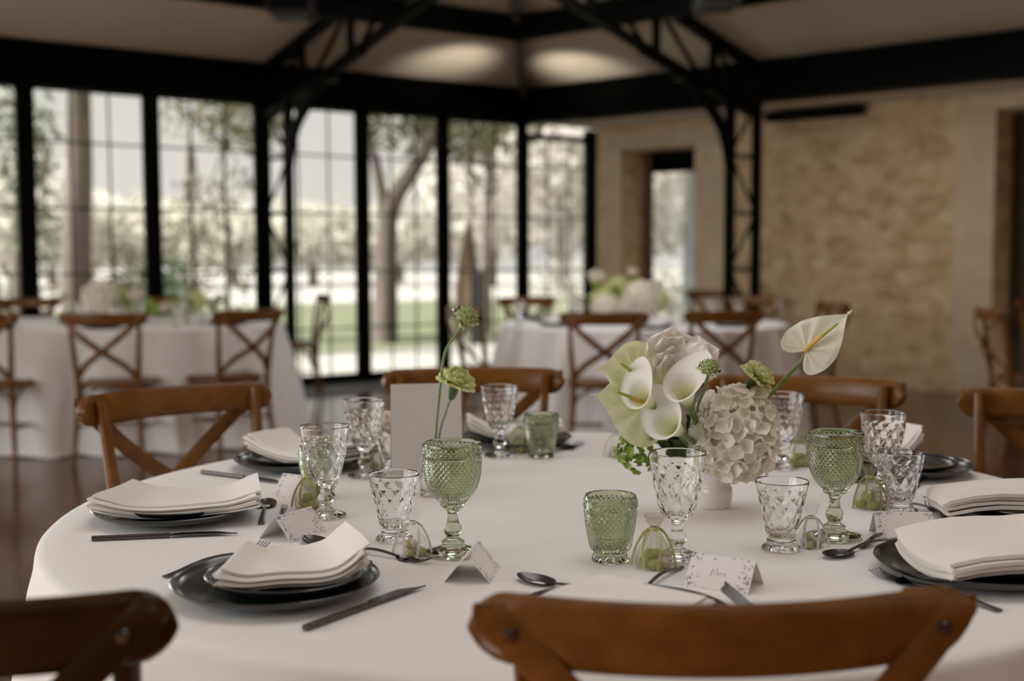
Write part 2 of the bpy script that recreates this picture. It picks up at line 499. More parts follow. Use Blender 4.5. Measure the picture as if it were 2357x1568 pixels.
    ztop = on_line(1540, S0, D, 338).z
    ntop = on_line(2310, S0, D, 250).z
    mb = MB(); th = .5
    def seg(a, b, z0, z1):
        p = S0 + D * ((a + b) / 2) - N * (th / 2)
        mb.box(up(p, (z0 + z1) / 2), ((b - a) / 2, th / 2, (z1 - z0) / 2), D, N)
    seg(0.02, s1, 0, zt); seg(s1, s2, ztop, zt); seg(s2, s3, 0, zt); seg(s3, s4, ntop, zt); seg(s4, 11, 0, zt)
    struct('wall_right', mb, 'rubble_stone')
    n = 3
    def quoin(a, b, z0, z1):
        nonlocal n
        mb = MB(); p = S0 + D * ((a + b) / 2) + N * .012
        mb.box(up(p, (z0 + z1) / 2), ((b - a) / 2, .014, (z1 - z0) / 2), D, N, bev=.006)
        struct('trim_%d' % n, mb, 'dressed_stone'); n += 1
    quoin(s1 - .17, s1, 0, ztop); quoin(s2, s2 + .36, 0, ztop); quoin(s1 - .17, s2 + .36, ztop, ztop + .19)
    quoin(s3 - .34, s3, 0, ntop); quoin(s3 - .34, s4, ntop, ntop + .16)
    # doorway: half-open brown shutter leaf, dark frame, glazed door
    back = S0 - N * .44
    sf = line_s(1503, back, D)
    r = link('door_1', None); r['kind'] = 'structure'
    r.location = up(back + D * ((sf + s2) / 2), 0); L = s2 - sf + .3
    fr = MB()
    fr.box(-D * (L / 2 - .04) + Z3 * (ztop / 2), (.045, .03, ztop / 2), D, N); fr.box(D * (L / 2 - .04) + Z3 * (ztop / 2), (.045, .03, ztop / 2), D, N)
    zl = on_line(1550, back, D, 392).z
    fr.box(Z3 * ((zl + ztop) / 2), (L / 2, .035, (ztop - zl) / 2 + .02), D, N); fr.box(Z3 * .05, (L / 2, .03, .05), D, N)
    link('frame', fr.mesh('frame', 'black_steel', False), r)
    gp = MB(); gp.box(Z3 * (zl / 2), (L / 2 - .06, .003, zl / 2 - .05), D, N)
    link('glass_pane', gp.mesh('glass_pane', 'window_glass', False), r)
    mb = MB(); a = s1 + .02; b = sf - .05
    mb.box(up(S0 - N * .42 + D * ((a + b) / 2), ztop / 2), ((b - a) / 2 + .05, .03, ztop / 2), D, N)
    for k in range(5): mb.box(up(S0 - N * .385 + D * ((a + b) / 2), .25 + k * .48), ((b - a) / 2 - .02, .006, .20), D, N)
    struct('door_2', mb, 'brown_shutter')
    # pale curtain gathered on the right of the glazed door, outside it
    mb = MB(); c0 = back - N * .12 + D * (line_s(1557, back, D))
    def cf(u, v):
        w = .34 - .12 * math.sin(PI * min(1, v * 1.3)) * 0
        return up(c0 + D * (u * .42 + .05 * sm(.45, .9, v)) - N * (.018 * math.sin(u * 34)), .02 + v * (zl - .02))
    mb.grid(cf, 40, 12)
    o = link('curtain', mb.mesh('curtain', 'pale_curtain'))
    tag(o, 'pale blue-grey curtain hanging behind the glazed stone doorway', 'curtain')
    # niche
    mb = MB()
    def nf(u, v):
        return up(S0 - N * (.40 + .05 * math.sin(u * 40)) + D * (s3 - .02 + u * (s4 - s3 + .04)), .01 + v * ntop)
    mb.grid(nf, 90, 2); o = link('drape', mb.mesh('drape', 'dark_curtain'))
    tag(o, 'dark brown drape filling the doorway at the right edge', 'curtain')
    # bar heater
    pa, pb = on_line(1776, S0, D, 272), on_line(2000, S0, D, 254)
    z = (pa.z + pb.z) / 2; L = (pb - pa).length / 2
    r = bpy.data.objects.new('bar_heater', None); COL.objects.link(r); r.location = up((pa + pb) / 2, z)
    b1 = MB(); b1.box(N * .11, (L, .05, .045), D, N, bev=.012); link('housing', b1.mesh('housing', 'black_steel', False), r)
    b1 = MB(); b1.box(N * .11 - Z3 * .047, (L - .05, .035, .004), D, N); link('grille', b1.mesh('grille', 'black_steel', False), r)
    for s in (-.6, .6):
        b1 = MB(); b1.box(N * .03 + D * (s * L), (.02, .03, .03), D, N); link('bracket', b1.mesh('bracket', 'black_steel', False), r)
    tag(r, 'long black bar heater mounted high on the stone wall', 'heater')
    # ---- lattice columns and roof trusses
    def truss(P, N, D, side):
        P = V((P.x, P.y, 0)); W = .46
        o = bpy.data.objects.new('lattice_column', None); COL.objects.link(o); o.location = P
        o['kind'] = 'structure'
        tag(o, 'black steel lattice column on the %s side' % ('window' if side else 'stone wall'), 'column')
        top = ZB0 + .1
        for nm, off in (('outer', 0), ('inner', W)):
            mb = MB(); mb.box(N * off + Z3 * (top / 2), (.035, .035, top / 2), N, D); link('chord', mb.mesh('chord', 'black_steel', False), o)
        zs = [.1 + .49 * k for k in range(6)]
        for k in range(5):
            mb = MB(); mb.bar(N * 0 + Z3 * zs[k], N * W + Z3 * zs[k], .03, .02, D); link('batten', mb.mesh('batten', 'black_steel', False), o)
            mb = MB(); a, b = (0, W) if k % 2 else (W, 0)
            mb.bar(N * a + Z3 * zs[k], N * b + Z3 * zs[k + 1], .028, .014, D); link('lacing_bar', mb.mesh('lacing_bar', 'black_steel', False), o)
        mb = MB(); mb.box(N * (W / 2) + Z3 * .01, (W / 2 + .08, .1, .01), N, D); link('base_plate', mb.mesh('base_plate', 'black_steel', False), o)
        # truss
        t = bpy.data.objects.new('roof_truss', None); COL.objects.link(t); t.location = P; t['kind'] = 'structure'
        tag(t, 'black steel roof truss above the %s side' % ('window' if side else 'stone wall'), 'truss')
        L = 7.0; zu = lambda s: ZB1 - .06 + SLOPE * s; zl = lambda s: ZB1 - .48 + (SLOPE + .005) * s
        mb = MB(); mb.bar(Z3 * zu(0), N * L + Z3 * zu(L), .09, .075); link('top_chord', mb.mesh('top_chord', 'black_steel', False), t)
        mb = MB(); mb.bar(N * .1 + Z3 * zl(.1), N * L + Z3 * zl(L), .08, .055); link('bottom_chord', mb.mesh('bottom_chord', 'black_steel', False), t)
        s = .75
        while s < L:
            mb = MB(); mb.bar(N * s + Z3 * zl(s), N * s + Z3 * zu(s), .055, .05, D); link('post', mb.mesh('post', 'black_steel', False), t)
            mb = MB(); mb.bar(N * (s - .72) + Z3 * zl(s - .72), N * s + Z3 * (zu(s) - .02), .035, .025, D); link('web_bar', mb.mesh('web_bar', 'black_steel', False), t)
            s += .85
        # curved knee brace from the column to the bottom chord
        mb = MB()
        a = N * W + Z3 * 1.95; b = N * (W + .18) + Z3 * 2.32; c = N * (W + .75) + Z3 * (zl(W + .75) - .03); e = N * (W + 1.35) + Z3 * (zl(W + 1.35) - .01)
        mb.sweep(spline([tuple(a), tuple(b), tuple(c), tuple(e)], 6), .05, .035, D, 8, 4); link('knee_brace', mb.mesh('knee_brace', 'black_steel', False), t)
        for q in (W + .55, W + .8):
            mb = MB(); mb.box(N * q + Z3 * (zl(q) - .05), (.05, .06, .03), N, D); link('gusset', mb.mesh('gusset', 'black_steel', False), t)
    truss(on_line(608, K, DL) + NL * .06, NL, DL, True)
    truss(on_line(1747, K, DR) + NR * .06, NR, DR, False)
    # loudspeakers hung under the roof
    for px, by, y, lab in ((672, 44, 8.6, 'black loudspeaker hung from the ceiling left of the window-side truss'), (1648, 24, 8.6, 'black loudspeaker hung from the ceiling right of the stone-side truss')):
        p = at_y(px, by, y)
        r = bpy.data.objects.new('loudspeaker', None); COL.objects.link(r); r.location = p
        dl = (K - p); zc = ZB1 + SLOPE * min((p - K).dot(NL), (p - K).dot(NR)) - p.z
        mb = MB(); w0, w1 = .155, .12
        pts = [(-w0, -.12, .30), (w0, -.12, .30), (w0, .12, .30), (-w0, .12, .30), (-w0, -.14, .03), (w0, -.14, .03), (w0, .12, .03), (-w0, .12, .03), (-w1, -.13, 0), (w1, -.13, 0), (w1, .1, 0), (-w1, .1, 0)]
        mb.add(pts, [(0, 1, 2, 3)[::-1], (0, 4, 5, 1), (1, 5, 6, 2), (2, 6, 7, 3), (3, 7, 4, 0), (4, 8, 9, 5), (5, 9, 10, 6), (6, 10, 11, 7), (7, 11, 8, 4), (8, 11, 10, 9)])
        link('cabinet', mb.mesh('cabinet', 'black_plastic', False), r)
        mb = MB(); mb.box((0, -.142, .16), (w0 - .02, .006, .12), bev=.003); link('grille', mb.mesh('grille', 'black_steel', False), r)
        mb = MB(); mb.box((0, 0, .29 + (zc - .29) / 2), (.02, .02, (zc - .29) / 2)); mb.box((0, 0, .31), (.06, .05, .01)); link('bracket', mb.mesh('bracket', 'black_steel', False), r)
        tag(r, lab, 'speaker')
build_room()
# ------------------------------------------------------------------ kits
def make_chair(wood='chair_wood'):
    k = Kit('dining_chair', 'chair')
    # seat frame, a rounded trapezoid
    def outline(i, n, s=1.0, zz=0):
        a = 2 * PI * i / n
        cx, sx = math.cos(a), math.sin(a)
        x = math.copysign(abs(cx) ** .55, cx); y = math.copysign(abs(sx) ** .55, sx)
        w = .19 + .03 * (y + 1) / 2
        return V((x * w * s, .01 + y * .215 * s, zz))
    n = 48; lay = [(.90, .432), (.985, .436), (1.0, .450), (.985, .466), (.93, .472), (.80, .470), (.78, .462)]
    mb = MB(); P = [outline(i, n, s, z) for s, z in lay for i in range(n)]
    F = [(r * n + i, r * n + (i + 1) % n, (r + 1) * n + (i + 1) % n, (r + 1) * n + i) for r in range(len(lay) - 1) for i in range(n)]
    F.append(tuple(range(n - 1, -1, -1)))
    mb.add(P, F); k.part('seat', mb, wood)
    mb = MB(); P = [outline(i, n, .79, .466) for i in range(n)] + [outline(i, n, .4, .469) for i in range(n)] + [V((0, .01, .470))]
    F = [(i, (i + 1) % n, n + (i + 1) % n, n + i) for i in range(n)] + [(n + i, n + (i + 1) % n, 2 * n) for i in range(n)]
    mb.add(P, F); k.part('cane_panel', mb, 'cane')
    taper = lambda t: .013 + .006 * math.sin(PI * min(1, t * 1.2))
    for s in (-1, 1):      # rear leg runs up into the back post
        mb = MB(); path = spline([(s * .20, -.245, 0), (s * .178, -.205, .30), (s * .172, -.205, .46), (s * .188, -.228, .66), (s * .201, -.258, .868)], 7)
        mb.sweep(path, taper, lambda t: .013 + .004 * math.sin(PI * t), V((0, 1, 0)), 10, 2.6); k.part('leg', mb, wood)
    for s in (-1, 1):
        mb = MB(); mb.sweep(spline([(s * .195, .215, 0), (s * .19, .20, .25), (s * .185, .185, .45)], 5), lambda t: .011 + .007 * t, lambda t: .011 + .007 * t, V((0, 1, 0)), 10, 2.4)
        k.part('leg', mb, wood)
    # wide curved top rail
    mb = MB(); m = 30; path = []
    for i in range(m + 1):
        c = math.sin(PI / 2 * (2 * i / m - 1)); x = .250 * c
        path.append(V((x, -.330 + .072 * (x / .250) ** 2, .844)))
    def hh(t):
        x = abs(.250 * math.sin(PI / 2 * (2 * t - 1)))
        e = max(0, (x - .214) / .036)
        return max(.004, .0365 * math.sqrt(max(0, 1 - e * e)))
    def norm(t):
        x = .250 * math.sin(PI / 2 * (2 * t - 1)); return V((2 * .072 * x / .25 ** 2 * -1, 1, .12)).normalized()
    mb.sweep(path, hh, lambda t: .0125, norm, 14, 3.2); k.part('top_rail', mb, wood)
    for s in (-1, 1):
        mb = MB(); path = spline([(s * .236, -.282, .866), (s * .222, -.291, .850), (s * .12, -.322, .752), (0, -.312 - .007 * s, .655), (-s * .11, -.258, .575), (-s * .168, -.214, .50)], 6)
        mb.sweep(path, lambda t: .0185 * min(1, .55 + 6 * t), .006, lambda t: V((s * .35 * (1 - 2 * t), 1, 0.1)), 8, 3.5); k.part('cross_bar', mb, wood)
    def arc(a, b, c):
        mb = MB(); mb.sweep(spline([a, b, c], 7), .009, .008, V((0, 0, 1)), 8, 2.2); k.part('brace', mb, wood)
    for s in (-1, 1):
        arc((s * .178, -.20, .27), (s * .155, -.19, .37), (s * .07, -.185, .435))
        arc((s * .176, -.19, .27), (s * .178, -.15, .37), (s * .18, -.06, .435))
        arc((s * .188, .19, .27), (s * .17, .185, .37), (s * .08, .18, .435))
    mb = MB(); mb.sweep([(-.184, .0, .20), (0, .0, .205), (.184, .0, .20)], .009, .009, Z3, 8); 
    for s in (-1, 1): mb.sweep([(s * .186, -.215, .20), (s * .186, .0, .20), (s * .190, .205, .20)], .009, .009, Z3, 8)
    k.part('stretcher', mb, wood)
    for s in (-1, 1):
        mb = MB(); M = Matrix.Translation((s * .214, -.300, .843)) @ Matrix.Rotation(PI / 2, 4, 'X')
        mb.lathe([(0, .004), (.006, .003), (.0075, 0), (.0075, -.004), (0, -.004)], 14, M=M); k.part('bolt', mb, 'gunmetal')
    return k
CHAIR = make_chair(); SHADED_CHAIR = make_chair('shaded_chair_wood')

def place_chair(kit, M, F, label, group=None):
    """M midpoint between the rail ends, F facing direction"""
    F = V((F[0], F[1], 0)).normalized()
    o = V((M[0], M[1], 0)) + F * .258
    return kit.place(o, math.atan2(-F.x, F.y), label, group)

# ---- glassware
def tri(x): x = x % 1.0; return 1 - abs(2 * x - 1)
def hob(n, p):
    return lambda th, z: tri(n * th / (2 * PI) + z / p) * tri(n * th / (2 * PI) - z / p)
def lozenge(n, p):
    def f(th, z):
        a = n * th / (2 * PI); q = z / p
        r = 0
        for da, dq in ((0, 0), (.5, .5)):
            x = (a + da) % 1 - .5; y = (q + dq) % 1 - .5
            d = math.sqrt((x / .42) ** 2 + (y / .46) ** 2)
            r = max(r, 1 - d * d)
        return max(r, 0) - .3
    return f
def glass_body(outer, inner, seg, fn):
    mb = MB(); mb.lathe(outer + inner, seg, fn); return mb

def hobnail(mb, prof, n, p, h, seg):
    """band of diamond pyramids: prof [(r, z)] dense, resampled every half pitch; returns nothing, stitches to seg = 2n rings"""
    z0, z1 = prof[0][1], prof[-1][1]; m = max(2, 2 * round((z1 - z0) / p)); rows = []
    for j in range(m + 1):
        z = z0 + (z1 - z0) * j / m
        for (ra, za), (rb, zb) in zip(prof, prof[1:]):
            if za <= z <= zb + 1e-9: r = ra + (rb - ra) * (z - za) / max(1e-9, zb - za); break
        rows.append((r, z))
    P = []
    for j, (r, z) in enumerate(rows):
        for k in range(seg):
            q = r + (h * (1 if (k + j) % 2 == 0 else 0) if 0 < j < m else h * .3); th = 2 * PI * k / seg
            P.append(V((q * math.cos(th), q * math.sin(th), z)))
    F = []
    for j in range(m):
        for k in range(seg):
            a, b, c, d = j * seg + k, j * seg + (k + 1) % seg, (j + 1) * seg + (k + 1) % seg, (j + 1) * seg + k
            F += [(a, b, d), (b, c, d)] if (k + j) % 2 == 0 else [(a, b, c), (a, c, d)]
    mb.add(P, F); return rows[0][0] + h * .3, rows[-1][0] + h * .3

def amp(prof, f): return [(r, z, f(r, z)) for r, z in prof]

def weld(mb):
    """merge coincident ring vertices so the glass is one closed skin"""
    ids = {}; nv = []; mp = []
    for p in mb.v:
        q = (round(p.x, 6), round(p.y, 6), round(p.z, 6))
        if q not in ids: ids[q] = len(nv); nv.append(p)
        mp.append(ids[q])
    fs = []
    for f in mb.f:
        g = [mp[i] for i in f]; g = [a for i, a in enumerate(g) if a != g[i - 1]]
        if len(g) > 2: fs.append(tuple(g))
    mb.v = nv; mb.f = fs

def make_goblet():
    k = Kit('wine_goblet', 'goblet')
    foot = spline([(.0, .003), (.02, .0015), (.036, .0), (.0425, .0025), (.041, .0055), (.028, .009), (.0185, .0135), (.0175, .019), (.012, .023), (.0105, .026), (.0135, .034), (.0135, .041), (.009, .049), (.008, .055), (.0085, .063), (.012, .068), (.0175, .072), (.0185, .0745), (.017, .076)], 4)
    bowl = spline([(.0185, .0775), (.026, .086), (.0335, .096), (.0392, .110), (.0418, .126), (.0428, .140), (.0428, .1455)], 12)
    band = [(.0415, .147), (.0430, .149)] + spline([(.0430, .150), (.0430, .156), (.0428, .161)], 5) + [(.0428, .1645), (.0424, .167), (.0412, .168), (.0402, .1665)]
    inner = spline([(.0402, .160), (.0400, .135), (.0370, .112), (.030, .096), (.018, .0855), (.0, .082)], 5)
    seg = 72; mb = MB()
    lo, mid, top = bowl, spline([(.0428, .1495), (.0430, .156), (.0428, .1615)], 5), None
    mb.lathe(foot + [(lo[0][0] + .0004, lo[0][1])], seg)
    e = hobnail(mb, lo, 36, .0082, .0012, seg)
    mb.lathe([(e[1], lo[-1][1]), (.0418, .147), (mid[0][0] + .0003, mid[0][1])], seg)
    f = hobnail(mb, mid, 36, .0058, .0010, seg)
    mb.lathe([(f[1], mid[-1][1]), (.0430, .1645), (.0424, .167), (.0412, .168), (.0402, .1665)] + inner, seg)
    weld(mb); k.part('glass_body', mb, 'green_glass')
    return k
def make_green_tumbler():
    k = Kit('green_tumbler', 'tumbler')
    foot = spline([(.0, .003), (.015, .0015), (.025, .0), (.0275, .0015), (.0270, .006), (.0245, .011), (.0243, .013)], 4)
    body = spline([(.0265, .0155), (.0300, .022), (.0325, .034), (.0355, .052), (.0375, .068), (.0383, .0755)], 10)
    band = [(.0373, .0775), (.0390, .079)] + spline([(.0392, .080), (.0393, .086), (.0388, .091)], 4) + [(.0378, .0945), (.0368, .0965), (.0358, .097), (.0350, .0955)]
    inner = spline([(.0352, .090), (.0345, .070), (.0310, .045), (.0265, .027), (.018, .020), (.0, .018)], 5)
    seg = 64; mb = MB()
    mid = spline([(.0388, .0790), (.0390, .085), (.0385, .0915)], 4)
    mb.lathe(foot + [(body[0][0] + .0004, body[0][1])], seg, None)
    e = hobnail(mb, body, 32, .0084, .0012, seg)
    mb.lathe([(e[1], body[-1][1]), (.0378, .0772), (mid[0][0] + .0003, mid[0][1])], seg)
    f = hobnail(mb, mid, 32, .0062, .0010, seg)
    mb.lathe([(f[1], mid[-1][1]), (.0378, .0945), (.0368, .0965), (.0358, .097), (.0350, .0955)] + inner, seg)
    weld(mb); k.part('glass_body', mb, 'green_glass')
    return k
def make_stem_glass():
    k = Kit('stemmed_glass', 'glass')
    foot = spline([(.0, .004), (.018, .002), (.030, .0), (.0345, .002), (.033, .006), (.022, .010), (.0125, .015), (.0095, .019), (.0105, .0215), (.0135, .027), (.0138, .033), (.0095, .040), (.0088, .042), (.0080, .048), (.0092, .053), (.0145, .058)], 4)
    bowl = spline([(.0150, .0585), (.0215, .066), (.0262, .076), (.0305, .092), (.0345, .110), (.0378, .127), (.0392, .136)], 10)
    rim = [(.0396, .140), (.0404, .146), (.0414, .151), (.0416, .1550), (.0410, .1568), (.0403, .1556)]
    inner = spline([(.0394, .148), (.0364, .128), (.0315, .104), (.0270, .084), (.018, .070), (.0, .065)], 5)
    o = amp(foot, lambda r, z: 0) + amp(bowl, lambda r, z: .0019 * sm(.060, .068, z) * (1 - sm(.130, .136, z))) + amp(rim, lambda r, z: 0)
    k.part('glass_body', glass_body(o, amp(inner, lambda r, z: 0), 168, lozenge(12, .027)), 'clear_glass')
    return k
def make_footed():
    k = Kit('footed_tumbler', 'tumbler')
    foot = spline([(.0, .004), (.016, .002), (.025, .0), (.0292, .002), (.0285, .005), (.0235, .009), (.0215, .0125), (.0222, .015), (.0200, .018), (.0188, .0205)], 4)
    body = spline([(.0192, .0215), (.0228, .028), (.0262, .044), (.0300, .062), (.0345, .080), (.0370, .089)], 10)
    rim = [(.0376, .0915), (.0388, .0965), (.0398, .101), (.0399, .1037), (.0393, .1054), (.0386, .1042)]
    inner = spline([(.0376, .097), (.0335, .080), (.0285, .060), (.0235, .040), (.0165, .030), (.0, .028)], 5)
    o = amp(foot, lambda r, z: 0) + amp(body, lambda r, z: .0019 * sm(.0215, .028, z) * (1 - sm(.085, .089, z))) + amp(rim, lambda r, z: 0)
    k.part('glass_body', glass_body(o, amp(inner, lambda r, z: 0), 154, lozenge(11, .0255)), 'clear_glass')
    return k
GOBLET, GREEN_T, STEM_G, FOOT_T = make_goblet(), make_green_tumbler(), make_stem_glass(), make_footed()

# ---- plates
def make_plate(name, R, h, seg=96):
    k = Kit(name, 'plate'); b = R * .58
    out = spline([(0, .004), (b - .012, .004), (b - .006, .001), (b, 0), (b + .004, .002), (R * .80, .0075), (R * .93, h * .62), (R, h - .001)], 5) + [(R + .0012, h + .0006), (R, h + .0018), (R - .002, h + .001)]
    inn = spline([(R - .003, h), (R * .92, h * .70), (R * .78, .0118), (b, .0078), (b * .5, .0072), (0, .0072)], 5)
    mb = MB(); mb.lathe(out + inn, seg); k.part(name, mb, 'stoneware'); return k
CHARGER = make_plate('charger_plate', .135, .021)
SIDE = make_plate('side_plate', .106, .0175)

# ---- cutlery, local: handle end at y=0, tip at y=L, lying on z=0
def make_knife():
    k = Kit('table_knife', 'knife'); L = .222
    mb = MB(); path = [(0, y, .0042) for y in (0, .004, .03, .07, .105, .118)]
    mb.sweep(path, lambda t: .0036 + .0016 * sm(0, .9, 1 - t) * .9, lambda t: .0038, Z3, 12, 3); k.part('handle', mb, 'gunmetal')
    mb = MB(); n = 14; P = []
    for i in range(n + 1):
        t = i / n; y = .117 + t * (L - .117); w = .0095 * (1 - sm(.62, 1.0, t) * .88) * (.55 + .45 * sm(0, .12, t)); x0 = .0035
        P += [V((x0, y, .0052)), V((x0, y, .0030)), V((x0 - 2 * w, y, .0038)), V((x0 - 2 * w, y, .0044))]
    F = [(i * 4 + a, i * 4 + (a + 1) % 4, i * 4 + 4 + (a + 1) % 4, i * 4 + 4 + a) for i in range(n) for a in range(4)] + [(3, 2, 1, 0), tuple(4 * n + q for q in range(4))]
    mb.add(P, F); k.part('blade', mb, 'gunmetal'); return k
def zprof(y, L):      # gentle arch of a fork or spoon handle
    t = y / L
    return .0022 + .0065 * math.sin(PI * max(0, min(1, (t - .02) / .78))) ** 1.6
def make_fork(name='table_fork', L=.205):
    k = Kit(name, 'fork'); a = L * .66
    mb = MB(); path = [(0, a * i / 16, zprof(a * i / 16, L)) for i in range(17)]
    mb.sweep(path, lambda t: .0028 + .0032 * (1 - t) ** 1.5, lambda t: .0018, Z3, 10, 2.6); k.part('handle', mb, 'gunmetal')
    mb = MB(); z0 = zprof(a, L); e = L - L * .20; W = .0115 * L / .205
    def bowl(u, v):
        y = a - .004 + v * (e - a + .004); w = W * sm(-.35, .8, v) * (1 if v < 1 else 1)
        return V(((u - .5) * 2 * w, y, z0 * (1 - v) + .0035 * v - .0035 * math.sin(PI * v) + .0030 * (2 * u - 1) ** 2 * v))
    g1 = MB(); g1.grid(bowl, 8, 8); off = len(g1.v)
    mb.add(g1.v + [p - Z3 * .0016 for p in g1.v], [f for f in g1.f] + [tuple(i + off for i in f[::-1]) for f in g1.f])
    k.part('head', mb, 'gunmetal')
    mb = MB()
    for i in range(4):
        x = (i - 1.5) * W * .56
        mb.sweep([(x, e - .003, .0028), (x, e + (L - e) * .4, .0022), (x * .98, e + (L - e) * .8, .0050), (x * .97, L, .0085)], lambda t: .0015 - .0006 * t, .0011, Z3, 6)
    k.part('tines', mb, 'gunmetal'); return k
def make_spoon(name='dessert_spoon', L=.185):
    k = Kit(name, 'spoon'); a = L * .69
    mb = MB(); path = [(0, a * i / 16, zprof(a * i / 16, L)) for i in range(17)]
    mb.sweep(path, lambda t: .0026 + .0030 * (1 - t) ** 1.5, lambda t: .0017, Z3, 10, 2.6); k.part('handle', mb, 'gunmetal')
    g1 = MB(); c = (a + L) / 2; hl = (L - a) / 2 + .003; W = .0185 * L / .185; z0 = zprof(a, L)
    def bowl(u, v):
        th = 2 * PI * u; r = v
        x = W * r * math.cos(th); yy = hl * r * math.sin(th); x *= (1 + .12 * (-yy / hl))
        t = (yy + hl) / (2 * hl)
        rimz = z0 * (1 - t) + .0075 * t
        return V((x, c + yy, rimz - .0075 * (1 - r * r) - .0 + .0005))
    g1.grid(bowl, 28, 8, True); off = len(g1.v)
    mb = MB(); mb.add(g1.v + [p - Z3 * .0010 for p in g1.v], list(g1.f) + [tuple(i + off for i in f[::-1]) for f in g1.f])
    k.part('bowl', mb, 'gunmetal'); return k
KNIFE, FORK, DFORK, SPOON = make_knife(), make_fork(), make_fork('dessert_fork', .165), make_spoon()

# ---- napkins: a serpentine fold swept along its length
def make_napkin(L=.24, W=.10, lift=(.02, .03), layers=6, curl=.0, droop=.0, seed=1, fan=1.0, taper=0.0, t=.0036, flip=False):
    """local X = length, Y = width (fold toward -Y); lies on z=0 at its middle"""
    k = Kit('folded_napkin', 'napkin'); R = random.Random(seed)
    prof = []
    half = W / 2
    for l in range(layers):
        z = t * (l + .5); s = 1 if (l % 2 == 0) != flip else -1
        for i in range(7):
            y = -half + W * i / 6
            prof.append((s * y, z))
        if l < layers - 1:
            for a in (1, 2):
                q = PI * a / 3 - PI / 2
                prof.append((s * (half + t * .8 * math.cos(q)), z + t / 2 + t / 2 * math.sin(q)))
    mb = MB(); nu = 28; m = len(prof)
    ph = [R.uniform(0, 6) for _ in range(4)]
    def pos(u, j, side):
        x = (u - .5) * L; y, z = prof[j]
        a = abs(2 * u - 1)
        lf = lift[0] if u < .5 else lift[1]
        zz = z + lf * a ** 2.4 + (z * fan * .5) * sm(.55, 1, a)
        zz += .0016 * math.sin(ph[0] + u * 9 + y * 30) + droop * (y / half) * -1 * abs(y / half)
        y2 = y + .004 * math.sin(ph[1] + u * 5) + curl * (2 * u - 1) ** 2 + .0022 * math.sin(ph[2] + z * 800) 
        xx = x + .005 * math.sin(ph[3] + z * 700) * sm(.8, 1, a) - .012 * (2 * u - 1) * a * lf * 6
        return V((xx * (1 - taper * (y + half) / W), y2, zz))
    P = []
    th = t * .43
    for i in range(nu + 1):
        u = i / nu; row = [pos(u, j, 0) for j in range(m)]
        nr = []
        for j in range(m):
            T = row[min(j + 1, m - 1)] - row[max(j - 1, 0)]; N = V((0, -T.z, T.y)); N.normalize(); nr.append(N)
        P += [p + q * th for p, q in zip(row, nr)] + [p - q * th for p, q in zip(row, nr)][::-1]
    n2 = 2 * m
    F = [(i * n2 + j, i * n2 + (j + 1) % n2, (i + 1) * n2 + (j + 1) % n2, (i + 1) * n2 + j) for i in range(nu) for j in range(n2)]
    for i, flip in ((0, 1), (nu, 0)):
        for j in range(m - 1):
            q = (i * n2 + j, i * n2 + j + 1, i * n2 + n2 - 2 - j, i * n2 + n2 - 1 - j); F.append(q[::-1] if flip else q)
    mb.add(P, F); k.part('folded_napkin', mb, 'napkin_cloth'); return k

# ---- tent card
def make_card(w=.090, h=.050, name_lines=True, seed=3):
    k = Kit('place_card', 'card'); R = random.Random(seed); d = .032; hh = math.sqrt(h * h - d * d); t = .0004
    def panel(s):
        mb = MB(); a = V((-w / 2, s * d, 0)); b = V((w / 2, s * d, 0)); c = V((w / 2, 0, hh)); e = V((-w / 2, 0, hh)); N = V((0, s * hh, d)).normalized() * t
        mb.add([a, b, c, e, a - N, b - N, c - N, e - N], [(0, 1, 2, 3), (7, 6, 5, 4), (0, 4, 5, 1), (1, 5, 6, 2), (2, 6, 7, 3), (3, 7, 4, 0)]); return mb
    f = k.part('front_panel', panel(-1), 'card', smooth=False)
    k.part('back_panel', panel(1), 'card', smooth=False)
    A = V((1, 0, 0)); B = V((0, d, hh)).normalized(); N = V((0, -hh, d)).normalized(); O = V((0, -d, 0)) + N * .0006
    mb = MB()
    for i in range(70):
        e = R.random()
        side = R.choice('tbllrr')
        if side in 'tb': x = R.uniform(-.48, .48) * w; y = (h * .93 if side == 't' else h * .07) + R.uniform(-.003, .003); 
        else: x = (.45 if side == 'r' else -.45) * w + R.uniform(-.0035, .0035) + (.004 if side == 'l' else -.004) * R.random() ** 2 * 3; y = R.uniform(.05, .95) * h
        if abs(x) < .18 * w and side in 'tb' and R.random() < .7: continue
        q = R.uniform(0, PI); l = R.uniform(.0012, .0024); U = A * math.cos(q) + B * math.sin(q); Wd = N.cross(U)
        c = O + A * x + B * y
        mb.add([c - U * l, c - Wd * l * .4, c + U * l, c + Wd * l * .4], [(0, 1, 2, 3)])
    k.part('leaf_border', mb, 'print_gray', f, smooth=False)
    if name_lines:
        mb = MB(); x = -.010
        pts = [(-.012, .020), (-.010, .031), (-.007, .021), (-.004, .032), (-.002, .021), (.002, .026), (.004, .022), (.007, .026), (.010, .022)]
        mb.sweep([O + A * (p[0]) + B * (p[1]) for p in pts], .0005, .0001, N, 4)
        k.part('handwritten_name', mb, 'print_gray', f, smooth=False)
    return k
CARD = make_card(); CARD_PLAIN = make_card(name_lines=False, seed=11)

